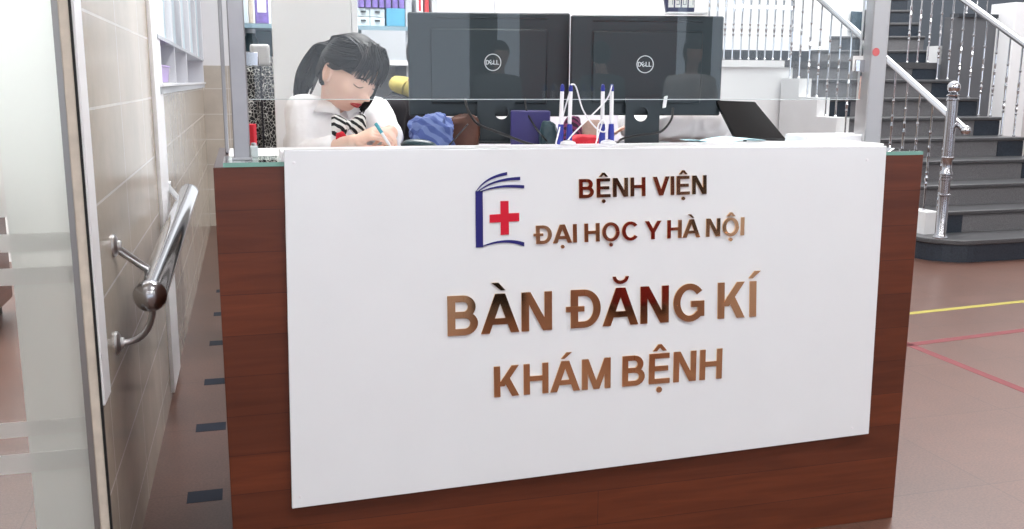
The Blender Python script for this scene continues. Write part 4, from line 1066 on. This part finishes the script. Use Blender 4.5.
# legs (she sits behind the counter)
for sgn in (-1, 1):
    hp = hips + ts * (.08 * sgn); kn = hp + tf * .36 + Vector((0, 0, -.02)); kn.y = max(kn.y, YF + .42); an = Vector((kn.x, kn.y + .02, .09)); toe = an + tf * .12 - Vector((0, 0, .05))
    limb(body, [hp, kn], [.085, .06]); limb(body, [kn, an], [.055, .036]); limb(body, [an, toe], [.036, .03])
put(remesh_eval(body, .0032, 1), 'body', skin, wr)
# face details
def face_pt(x, z, lift=.0):
    # forward surface position approximated by the head profile
    zz = z / .112; t = math.acos(max(-1, min(1, zz))); kx_ = 1.0
    k = min(1, -zz) if zz < 0 else 0
    X = x / (1 - .38 * k ** 2.2)
    sx_ = X / .074; sy = sqrt(max(0, sin(t) ** 2 - sx_ ** 2)); Y = sy * .092 * ((1 - .10 * k))
    def g(cx, cz, sx, sz): return math.exp(-((x - cx) / sx) ** 2 - ((z - cz) / sz) ** 2)
    f = .010 * g(0, -.004, .008, .022) - .009 * (g(.031, .002, .015, .010) + g(-.031, .002, .015, .010)) + .0055 * (g(.031, -.001, .011, .0065) + g(-.031, -.001, .011, .0065)) + .003 * (g(.03, .02, .02, .006) + g(-.03, .02, .02, .006)) + .0065 * g(0, -.059, .017, .0045) + .007 * g(0, -.069, .014, .0048) - .004 * g(0, -.0638, .02, .002) + .004 * (g(.042, -.03, .018, .018) + g(-.042, -.03, .018, .018))
    return HC + HB @ (Vector((x, Y + f + lift, z)) * HS)
for sx in (-1, 1):
    MB().tube([face_pt(sx * (.016 + .030 * i / 8), .017 + .006 * sin(pi * (i / 8) ** .8), .0012) for i in range(9)], [(.0012, .0022)] + [(.0014, .003)] * 6 + [(.001, .002), (.0005, .0008)], 6).build('eyebrow', brow_m, wr, smooth=True)
    MB().tube([face_pt(sx * (.018 + .027 * i / 8), -.001 - .0055 * sin(pi * i / 8), .0010) for i in range(9)], [.0006] + [.0014] * 7 + [.0006], 6).build('eyelashes', hair_m, wr, smooth=True)
for z0, h_, top in ((-.059, .0036, 1), (-.0685, .0042, 0)):
    MB().tube([face_pt(-.021 + .042 * i / 12, z0 - (.004 * (abs(i - 6) / 6) ** 2 if top else -.003 * (abs(i - 6) / 6) ** 2), -.0002) for i in range(13)], [(.0006, .0008)] + [(.002, h_ * (.5 + .5 * sin(pi * i / 12))) for i in range(1, 12)] + [(.0006, .0008)], 8).build('lips', lips_m, wr, smooth=True)
# hair
def HL(x, y, z): return HC + HB @ (Vector((x, y, z)) * HS)
LX = 1 if (HB @ Vector((1, 0, 0))).dot(imr) > 0 else -1
hair = MB()
n, m = 72, 48; vs = []; idx = {}
for j in range(0, m + 1):
    for k in range(n):
        t = pi * j / m; a = 2 * pi * k / n; x, y, z = sin(t) * cos(a), sin(t) * sin(a), cos(t)
        wv_ = 1 + .012 * sin(a * 17 + z * 3)
        X, Y, Z = x * .0815 * wv_, y * .101 * wv_, z * .121
        if z < 0:
            X *= 1 - .30 * (-z) ** 2
            if y < 0: Y *= 1 + .0 * z
        keep = (z > .42) or (y < .10 and z > .02) or (y < -.25 and z > -.55) or (y >= .1 and z > .42 - .10 * (abs(x) > .35))
        if x * LX < -.3 and y < .66 and z > .17: keep = True
        vs.append(HL(X, Y, Z)); idx[(j, k)] = keep
fs = []
for j in range(m):
    for k in range(n):
        k2 = (k + 1) % n
        if all(idx[q_] for q_ in ((j, k), (j, k2), (j + 1, k), (j + 1, k2))): fs.append((j * n + k, j * n + k2, (j + 1) * n + k2, (j + 1) * n + k))
hair.add(vs, fs)
ho = hair.build('hair', hair_m, wr, smooth=True); s_ = ho.modifiers.new('s', 'SOLIDIFY'); s_.thickness = .012; s_.offset = -1
def lock(pts, r0, r1, flat=.5, nsub=1, jit=.0):
    out = MB()
    for q_ in range(nsub):
        P = [Vector(p) + Vector([random.uniform(-jit, jit) for _ in range(3)]) * (i / len(pts)) for i, p in enumerate(pts)]
        R_ = []; Q = []
        for i in range(len(P) - 1):
            p0 = P[max(i - 1, 0)]; p1 = P[i]; p2_ = P[i + 1]; p3 = P[min(i + 2, len(P) - 1)]
            for k in range(6):
                t = k / 6; Q.append(.5 * ((2 * p1) + (p2_ - p0) * t + (2 * p0 - 5 * p1 + 4 * p2_ - p3) * t * t + (3 * p1 - p0 - 3 * p2_ + p3) * t ** 3))
        Q.append(P[-1]); L_ = len(Q)
        for i in range(L_):
            u_ = i / (L_ - 1); r = (r0 * (1 - u_) + r1 * u_) * (.55 + .45 * sin(pi * min(1, u_ * 1.6 + .15)) if u_ < .5 else 1) ; R_.append((r, r * flat))
        out.tube(Q, R_, 8)
    return out
# side hair on the far side of the face (her left) and fringe
LX = 1 if (HB @ Vector((1, 0, 0))).dot(imr) > 0 else -1
hb = MB()
def cap_pt(az, el_, r=1.03):   # az from the forehead (0) round the head, el_ elevation
    return (cos(el_) * sin(az) * .0845 * r, cos(el_) * cos(az) * .103 * r, sin(el_) * .124 * r)
R_u = random.uniform
for i in range(60):   # far side curtain
    u_ = i / 59; y = .048 - .07 * u_; jx = R_u(-.004, .003); q0 = R_u(0, .02)
    c = lock([HL(LX * (.015 + R_u(0, .03)), .07 - .09 * u_ - q0, .109 + R_u(-.003, .002)), HL(LX * (.068 + jx), y + .012, .062), HL(LX * (.077 + jx), y + .002, -.005), HL(LX * (.072 + jx), y + R_u(-.006, .006), -.065), HL(LX * (.058 + jx), y + R_u(-.01, .01), -.084 - R_u(0, .026))], R_u(.003, .0055), .0013, .6)
    hb.add(c.v, c.f)
for i in range(70):  # fringe
    u_ = R_u(0, 1); x = (-.060 + .118 * u_) * LX; jz = R_u(-.008, .008); far = .5 + .5 * (x * LX / .062); x0 = x * R_u(.3, .9)
    c = lock([HL(x0, .02 + R_u(0, .04), .1165 - abs(x0) * .25), HL(x * .92, .094 - abs(x) * .32, .084), HL(x * 1.10 + LX * .003, .1065 - abs(x) * .52, .050), HL(x * 1.16 + LX * R_u(.0, .008), .1035 - abs(x) * .64, .028 - .026 * far + jz)], R_u(.0028, .005), .0011, .5)
    hb.add(c.v, c.f)
for i in range(80):   # hair drawn back over the near side of the head, above the ear
    u_ = R_u(0, 1); st_ = R_u(0, .05)
    c = lock([HL(-LX * (.062 - .04 * u_ + R_u(-.004, .002)), .076 - .02 * u_ - st_, .064 + .046 * u_ + R_u(-.003, .003)), HL(-LX * (.083 - .020 * u_), .030 - .02 * u_ - st_ * .5, .044 + .052 * u_), HL(-LX * (.083 - .024 * u_), -.045, .026 + .058 * u_), HL(-LX * .012, -.108, .042 + .008 * u_)], R_u(.0028, .0048), .003, .5)
    hb.add(c.v, c.f)
for i in range(60):   # from the forehead down past the temple to the ear
    u_ = R_u(0, 1)
    c = lock([HL(-LX * (.030 + .02 * u_), .086 - .025 * u_, .086 + R_u(-.004, .004)), HL(-LX * (.058 + .010 * u_), .074 - .022 * u_, .056 - .004 * u_), HL(-LX * (.0765 + .003 * u_), .042 - .016 * u_, .030 - .012 * u_ + R_u(-.003, .003)), HL(-LX * .0825, .004, .016 + R_u(-.006, .006)), HL(-LX * .080, -.035, .012)], R_u(.003, .0048), .002, .5)
    hb.add(c.v, c.f)
for i in range(40):   # crown, swept back to the tie
    u_ = R_u(-1, 1)
    c = lock([HL(u_ * .05, .055 - R_u(0, .05), .1135 - abs(u_) * .012), HL(u_ * .052, -.02, .116 - abs(u_) * .014), HL(u_ * .045, -.075, .088 - abs(u_) * .012), HL(u_ * .01, -.108, .048)], R_u(.003, .005), .003, .5)
    hb.add(c.v, c.f)
for i in range(30):   # below: behind the ear up to the tie
    u_ = R_u(0, 1)
    c = lock([HL(-LX * .074, -.032 - .012 * u_, .012 - .055 * u_), HL(-LX * .062, -.07, .018 - .04 * u_), HL(-LX * .012, -.106, .040)], R_u(.003, .005), .003, .5)
    hb.add(c.v, c.f)
hb.build('hair_strands', hair_m, wr, smooth=True)
pt0 = HL(0, -.105, .045)
pm = MB()
for i in range(70):
    a = random.uniform(-1, 1); b = random.uniform(-1, 1)
    tip = at_D(303 + a * 10, 92 + b * 6 - a * 3, 3.06 + .03 * b); mid1 = at_D(319 + a * 5, 54 + b * 10, 3.08 + .03 * b); mid2 = at_D(308 + a * 11, 75 + b * 7, 3.07 + .03 * a)
    c = lock([pt0 + Vector((a * .012, b * .01, a * .01)), mid1, mid2, tip], .0065, .002, .7, 1); pm.add(c.v, c.f)
pm.build('ponytail', hair_m, wr, smooth=True)
MB().ball(pt0, (.022, .016, .022), 14, 8, HB).build('hair_tie', black_cloth, wr, smooth=True)
# blouse
bl = MB(); torso(bl, NB - Vector((0, 0, .030)), hips, .014)
limb(bl, [NB - Vector((0, 0, .035)) - ts * .02, SR], [.06, .062]); limb(bl, [NB - Vector((0, 0, .035)) + ts * .02, SLf], [.06, .062])
limb(bl, [SR, SR.lerp(ER, .55), ER], [.062, .058, .05]); limb(bl, [SLf, EL], [.062, .05]); limb(bl, [EL, EL.lerp(HLw, .75)], [.048, .042])
limb(bl, [ER, ER.lerp(HRw, .62)], [.05, .043])
put(crease(remesh_eval(bl, .0055, 6), .007, 9), 'blouse', blouse_m, wr)
# collar: standing band with two points
cr = MB(); nk_ax = (jaw - NB).normalized()
for sgn in (-1, 1):
    ring1 = []; ring2 = []
    for i in range(10):
        a = radians(8 + 160 * i / 9) * sgn
        dvec = tf * cos(a) + ts * sin(a)
        ring1.append(NB + dvec * .057 + nk_ax * .030 + Vector((0, 0, .002)) - tf * (.018 * cos(a)) * 0)
        drop = .052 if i == 0 else .034 - .004 * min(i, 5) / 5
        ring2.append(NB + dvec * (.088 if i else .10) + nk_ax * .024 - Vector((0, 0, drop)))
    vs = ring1 + ring2; cr.add(vs, [(i, i + 1, 11 + i, 10 + i) for i in range(9)])
co = cr.build('collar', blouse_m, wr, smooth=True); s_ = co.modifiers.new('s', 'SOLIDIFY'); s_.thickness = .004
# bow
bc = at_D(349, 124.5, 2.82); bw = MB()
bx = imr * .97 + Vector((0, 0, .14)); bx.normalize(); bzv = Vector((0, 0, 1)); bd = tocam
for sgn in (-1, 1):
    rg = []
    for t, hh, th in ((0, .010, .006), (.2, .020, .012), (.5, .030, .016), (.8, .034, .014), (1.0, .026, .006)):
        c = bc + bx * (sgn * .052 * t) + Vector((0, 0, -.006 * t * sgn - .002)); rg.append(ell(c, bzv, bd, hh, th, 16, 2.4))
    bw.loft(rg)
    c = lock([bc + Vector((0, 0, -.005)), bc + bx * sgn * .018 + Vector((0, 0, -.03)), bc + bx * sgn * .03 + Vector((0, 0, -.055))], .012, .016, .4); bw.add(c.v, c.f)
bo = bw.build('bow', zebra, wr, smooth=True)
MB().ball(bc + bd * .006, (.011, .011, .014), 14, 10).build('knot', zebra, bo, smooth=True)
rbm = MB()
rc0 = at_D(341, 137, 2.79)
for i in range(5):
    a = i * 1.25; rbm.ball(rc0 + imr * .008 * cos(a) + Vector((0, 0, .008 * sin(a))), (.009, .006, .009), 12, 8)
rbm.build('red_ribbon', red_cloth, wr, smooth=True)
# pen in her hand
pp0 = at_D(391, 147, 2.68); pp1 = at_D(376, 124, 2.69)
pn = thing('writing_pen', tuple(pp0), 'teal and white pen held in the hand of the writing clerk', 'pen')
dv = (pp1 - pp0); MB().tube([pp0, pp0 + dv * .1, pp0 + dv * .12, pp1], [.001, .0032, .0042, .0042], 10).build('barrel', white_pl, pn, smooth=True)
MB().tube([pp0 + dv * .6, pp0 + dv * 1.02], .0052, 10).build('cap', mat('teal_plastic', (74, 158, 172), .3), pn, smooth=True)
# ring on the finger omitted; stool under her
so = thing('office_stool', (hips.x, hips.y, 0), 'black stool under the writing clerk, hidden behind the counter', 'stool')
MB().lathe([(.17, 0), (.185, .02), (.18, .05), (.001, .06)], (hips.x, hips.y, .50), 28).build('seat', black_cloth, so, smooth=True)
MB().lathe([(.22, 0), (.2, .02), (.03, .05), (.025, .5), (.001, .5)], (hips.x, hips.y, 0), 24).build('pedestal', steel, so, smooth=True)

# ---- other people: one parametric figure
def figure(loc, face, label, h=1.62, top=black_cloth, bottom=trouser_m, lean=0.0, arms='down', grp=None, coat=False, scarf=None, hairlen=.0, floorz=0, arm_targets=None, vox=.008):
    f = Vector((face[0], face[1], 0)).normalized(); s = Vector((f.y, -f.x, 0)); L = Vector(loc); k = h / 1.65; up = Vector((0, 0, 1))
    r = thing('person', tuple(L), label, 'person', grp)
    hip = L + up * .86 * k; ax = (up * cos(lean) + f * sin(lean)).normalized(); ay = ax.cross(s); fa = s.cross(ax) * -1
    if fa.dot(f) < 0: fa = -fa
    nb_ = hip + ax * .54 * k; hc = nb_ + (ax * .155 + f * (.03 + .05 * sin(lean))) * k
    b = MB(); hbm = basis_from((f * cos(lean * .8 + .1) - up * sin(lean * .8 + .1)).normalized())
    head_mesh(b, hc, hbm, .98 * k, False)
    limb(b, [hc - ax * .05 * k, nb_ - ax * .02 * k], [.048 * k, .052 * k])
    def tor(mb, g):
        mb.loft([ell(nb_.lerp(hip, t), s, fa, (rx + g) * k, (ry + g) * k, 24, 2.3) for t, rx, ry in ((.0, .06, .05), (.05, .12, .065), (.14, .165, .085), (.3, .155, .10), (.5, .14, .098), (.72, .125, .09), (.9, .15, .10), (1.08, .165, .11))])
    tor(b, 0)
    legs = []
    for sg_ in (-1, 1):
        hp = hip + s * .085 * sg_ * k - up * .04; kn = L + s * .09 * sg_ * k + up * .46 * k + f * .02; an = L + s * .09 * sg_ * k + up * .08; toe = an + f * .14 - up * .045
        legs.append((hp, kn, an, toe))
        limb(b, [hp, kn, an], [.08 * k, .055 * k, .037 * k]); limb(b, [an, toe], [.038, .032])
    cl_ = MB(); tor(cl_, .014)
    for i, sg_ in enumerate((-1, 1)):
        sh_ = nb_ - ax * .07 * k + s * .165 * sg_ * k
        if arm_targets: el, wr_ = arm_targets[i]
        else: el = sh_ - up * .27 * k + s * .035 * sg_; wr_ = el - up * .22 * k + f * .08
        limb(b, [sh_, el, wr_], [.043 * k, .036 * k, .024 * k])
        hand(b, wr_, (wr_ - el), s * sg_ if not arm_targets else up, .9 * k, .35, 1 if sg_ > 0 else -1)
        limb(cl_, [nb_ - ax * .05 * k, sh_, el, el.lerp(wr_, .85 if coat else .4)], [.06 * k, .06 * k, .05 * k, .042 * k])
    put(remesh_eval(b, vox, 2), 'body', skin, r)
    if coat:
        cl_.loft([ell(hip.lerp(L + up * .42 * k, t), s, f, (.18 + .03 * t) * k, (.125 + .03 * t) * k, 24) for t in (-.1, .5, 1)])
    put(crease(remesh_eval(cl_, vox, 5), .022 if top is coat_m else .008, 9), 'top', top, r)
    tb = MB(); tb.loft([ell(hip + up * z * k, s, f, .175 * k, .12 * k, 24) for z in (.06, -.1)])
    for hp, kn, an, toe in legs: limb(tb, [hp, kn, an + up * .03], [.098 * k, .07 * k, .055 * k])
    put(remesh_eval(tb, vox, 4), 'trousers', bottom, r)
    hm = MB(); hm.ball(hc + hbm @ Vector((0, -.014, .022)) * k, (.084 * k, .100 * k, .108 * k), 32, 20, hbm)
    hm.v = hm.v; keepf = []
    for fc_ in hm.f:
        c = sum((hm.v[i] for i in fc_), Vector()) / len(fc_); l = hbm.inverted() @ (c - hc) / k
        if l.y < .03 and l.z > -.07 or l.z > .06: keepf.append(fc_)
    hm.f = keepf; hh = hm.build('hair', hair_m, r, smooth=True); sm_ = hh.modifiers.new('s', 'SOLIDIFY'); sm_.thickness = .01
    for sg_, (hp, kn, an, toe) in zip((-1, 1), legs):
        c = an + f * .055; c.z = L.z + .035
        sb_ = MB(); sb_.ball(c, (.045, .13, .035), 20, 12, basis_from(f)); sb_.build('shoe', black_gl, r, smooth=True)
    if scarf:
        MB().tube([nb_ + (s * cos(a) * .075 + fa * sin(a) * .07) * k + ax * .02 for a in [i * pi / 12 for i in range(25)]], .03, 12).build('scarf', scarf, r, smooth=True)
    return r
# bending person in a white coat behind the right monitor
wc = at_D(676, 100, 3.62); fpos = Vector((wc.x, wc.y + .12, 0))
ft = tocam
e1 = at_D(640, 148, 3.24); w1 = at_D(641, 139, 3.2); e2_ = at_D(718, 146, 3.24); w2 = at_D(648, 141, 3.24)
for p in (e1, w1, e2_, w2): p.z = max(p.z, ZW + .05)
figure(fpos, ft, 'person in a white coat leaning over the counter behind the right monitor', 1.62, coat_m, trouser_m, .80, coat=True, arm_targets=[(e1, w1), (e2_, w2)] if Vector((ft.y, -ft.x, 0)).dot(imr) > 0 else [(e2_, w2), (e1, w1)])
# person in speckled dress behind the partition
pd = at_D(293, 100, 4.35)
figure(Vector((pd.x, pd.y, 0)), -tocam, 'person in a black and white speckled dress behind the left steel post', 1.66, dress_m, dress_m, .0, coat=True)
# person in black with yellow scarf
pk = at_D(377, 100, 3.7)
figure(Vector((pk.x, pk.y, 0)), imr + tocam * .3, 'person in black with a yellow scarf, half hidden by the left monitor', 1.5, black_cloth, trouser_m, .3, scarf=yellow_cloth)
# grey chair back in front of the speckled dress
ch = at_D(260, 55, 4.0); gcx = thing('office_chair', (ch.x, ch.y, 0), 'grey backed office chair standing behind the left steel post', 'chair')
MB().obox(ch, imr * .042, tocam * .012, (0, 0, .045)).build('headrest', grey_pl, gcx, bevel=.012, seg=4)
MB().box(ch.x - .004, ch.x + .004, ch.y + .02, ch.y + .035, .5, ch.z - .02).build('back_post', black_cloth, gcx)
MB().box(ch.x - .08, ch.x + .3, ch.y - .3, ch.y + .08, .44, .5).build('seat', black_cloth, gcx, bevel=.02)
MB().lathe([(.025, 0), (.025, .39), (.001, .39)], (ch.x + .14, ch.y - .1, .05), 14).build('pedestal', steel, gcx)
MB().lathe([(.2, 0), (.17, .03), (.03, .05), (.001, .05)], (ch.x + .14, ch.y - .1, 0), 20).build('base', black_pl, gcx, smooth=True)
rdp = at_D(251, 140, 3.6)
tag(MB().obox(rdp, imr * .018, tocam * .02, (0, 0, .06)).build('red_folder', red_cloth, bevel=.003), 'narrow red folder seen between the left post and the speckled dress', 'folder')
fb = rdp.copy()
fs_ = thing('side_table', (fb.x, fb.y, 0), 'small white side table under the red folder behind the counter', 'table')
MB().box(fb.x - .06, fb.x + .06, fb.y - .05, fb.y + .12, fb.z - .09, fb.z - .061).build('table_top', white_pl, fs_, bevel=.003)
for dx_ in (-.05, .05):
    for dy_ in (-.04, .11): MB().box(fb.x + dx_ - .01, fb.x + dx_ + .01, fb.y + dy_ - .01, fb.y + dy_ + .01, 0, fb.z - .0905).build('leg', white_pl, fs_)

# visitors in the hall behind the camera, mirrored in the glass and the letters
VY = -3.2
for i, (px, fy, tp, lb) in enumerate(((497, VY, mat('grey_shirt', (120, 124, 130), .8), 'visitor in a grey shirt waiting in the hall behind the viewer'), (604, VY + .3, mat('slate_shirt', (98, 104, 112), .8), 'visitor in a slate shirt waiting in the hall behind the viewer'), (690, VY + .9, blouse_m, 'visitor in a white shirt waiting in the hall behind the viewer'))):
    # mirror image about the glass plane: reflected ray hits y = fy
    d = ray(px, 80); Yg = YF + .187; t = (Yg + (Yg - fy)) / d.y; x = d.x * t
    figure(Vector((x, fy, 0)), Vector((-.1 if i == 2 else .2, 1, 0)) * (1 if i != 1 else -1), lb, 1.62, tp, trouser_m, .05)
# hall shell behind the camera
struct('wall_front', MB().box(-7, 14, -9.2, -9, 2.5, 3.3), white_wall)
struct('wall_front_lower', MB().box(-7, 14, -9.2, -9, 0, .12), skirt_dark)
glow_m = mat('pane_glow', (228, 240, 255), .5, emit=1.15)  # unseen glowing panes, added as daylight and for the glass to mirror
for i in range(6):
    x = -7 + i * 3.5
    struct('glow_pane_%d' % (i + 1), MB().box(x + .2, x + 3.3, -9.12, -9.1, .12, 2.5), glow_m)
    struct('wall_front_pier', MB().box(x, x + .2, -9.2, -9, .12, 2.5), skirt_dark)
    struct('wall_front_pier', MB().box(x + 3.3, x + 3.5, -9.2, -9, .12, 2.5), skirt_dark)
struct('wall_hall_left', MB().box(-7.1, -7, -9, 5, 0, 3.3), white_wall)
# unseen luggage and a bench, added for the mirror letters to reflect
sc_ = thing('suitcase', (2.15, -.45, 0), 'unseen dark red suitcase added behind the viewer for the letters to mirror', 'suitcase')
MB().box(1.97, 2.33, -.58, -.32, .05, .60).build('shell', mat('dark_red_shell', (104, 18, 26), .35), sc_, bevel=.03)
for x in (2.02, 2.28):
    for y in (-.54, -.36): MB().lathe([(.022, 0), (.025, .02), (.022, .04), (.001, .05)], (x, y, 0), 12).build('wheel', rubber, sc_)
MB().tube([(2.07, -.45, .6), (2.07, -.45, .9), (2.23, -.45, .9), (2.23, -.45, .6)], .01, 8).build('handle', steel, sc_)
bx_ = thing('added_trolley', (1.36, -.62, 0), 'unseen small black box trolley added behind the viewer to darken the mirror letters', 'trolley')
MB().box(1.22, 1.5, -.75, -.5, .06, .42).build('body', black_gl, bx_, bevel=.01)
for x in (1.26, 1.46):
    for y in (-.71, -.54): MB().lathe([(.022, 0), (.025, .03), (.02, .058), (.001, .06)], (x, y, 0), 12).build('wheel', rubber, bx_)
bn2 = thing('added_bench', (3.6, -4.4, 0), 'unseen black bench added behind the viewer for the letters to mirror', 'bench')
MB().box(2.8, 4.4, -4.6, -4.15, .40, .45).build('seat', black_gl, bn2, bevel=.01)
MB().box(2.8, 4.4, -4.66, -4.61, .4501, .9).build('backrest', black_gl, bn2, bevel=.01)
for x in (2.9, 4.25):
    MB().box(x, x + .05, -4.6, -4.15, 0, .40).build('leg', steel, bn2)
struct('wall_right', MB().box(13.9, 14, -9, 14, 0, 5.5), white_wall)
bn = tag(MB().box(3.2, 5.2, -6.1, -6.05, .0, 2.3).build('added_banner', mat('dark_red_fabric', (120, 24, 30), .8)), 'unseen dark red banner added behind the viewer for the letters to mirror', 'banner')  # unseen, put in to vary the reflections in the letters
struct('ceiling', MB().box(-7, 14, -9.2, 4.9, 3.3, 3.4), ceil_m)
# ceiling lamps
k = 0
for x in (-1.6, 1.0, 3.6, 6.2):
    for y in (-4.6, -1.8, .9, 3.4):
        t = thing('ceiling_lamp', (x, y, 3.27), 'square recessed ceiling lamp panel', 'lamp', 'ceiling lamp panels')
        MB().box(x - .6, x + .6, y - .3, y + .3, 3.268, 3.299).build('frame', white_pl, t)
        MB().box(x - .57, x + .57, y - .27, y + .27, 3.262, 3.267).build('diffuser', lamp_m, t)
def area(loc, sx, sy, power, rot=(0, 0, 0), col=(1, 1, 1)):
    l = bpy.data.lights.new('fill_light', 'AREA'); l.shape = 'RECTANGLE'; l.size = sx; l.size_y = sy; l.energy = power; l.color = col  # unseen fill lamp, added without a fixture
    o = bpy.data.objects.new('fill_light', l); COL.objects.link(o); o.location = loc; o.rotation_euler = rot; return o
area((7.5, 8.0, 5.2), 4, 3, 170)  # added fill over the stairs
area((5.5, 6.4, 4.6), 2, 1.5, 60)  # second added fill over the stairs
area((.8, 4.2, 3.25), 1.8, .8, 50)  # added fill that whitens the partition
area((-2.4, 6.0, 3.25), 2.5, 1.5, 150)  # added fill brightening the room behind the frosted door

w = bpy.data.worlds.new('world'); SC.world = w; w.use_nodes = True
w.node_tree.nodes['Background'].inputs[0].default_value = (.93, .96, 1, 1)
w.node_tree.nodes['Background'].inputs[1].default_value = .9
SC.view_settings.view_transform = 'Standard'; SC.view_settings.look = 'None'; SC.view_settings.gamma = 1; SC.view_settings.use_curve_mapping = False
SC.view_settings.exposure = .56
for o in bpy.data.objects:
    if '_o' in o: del o['_o']
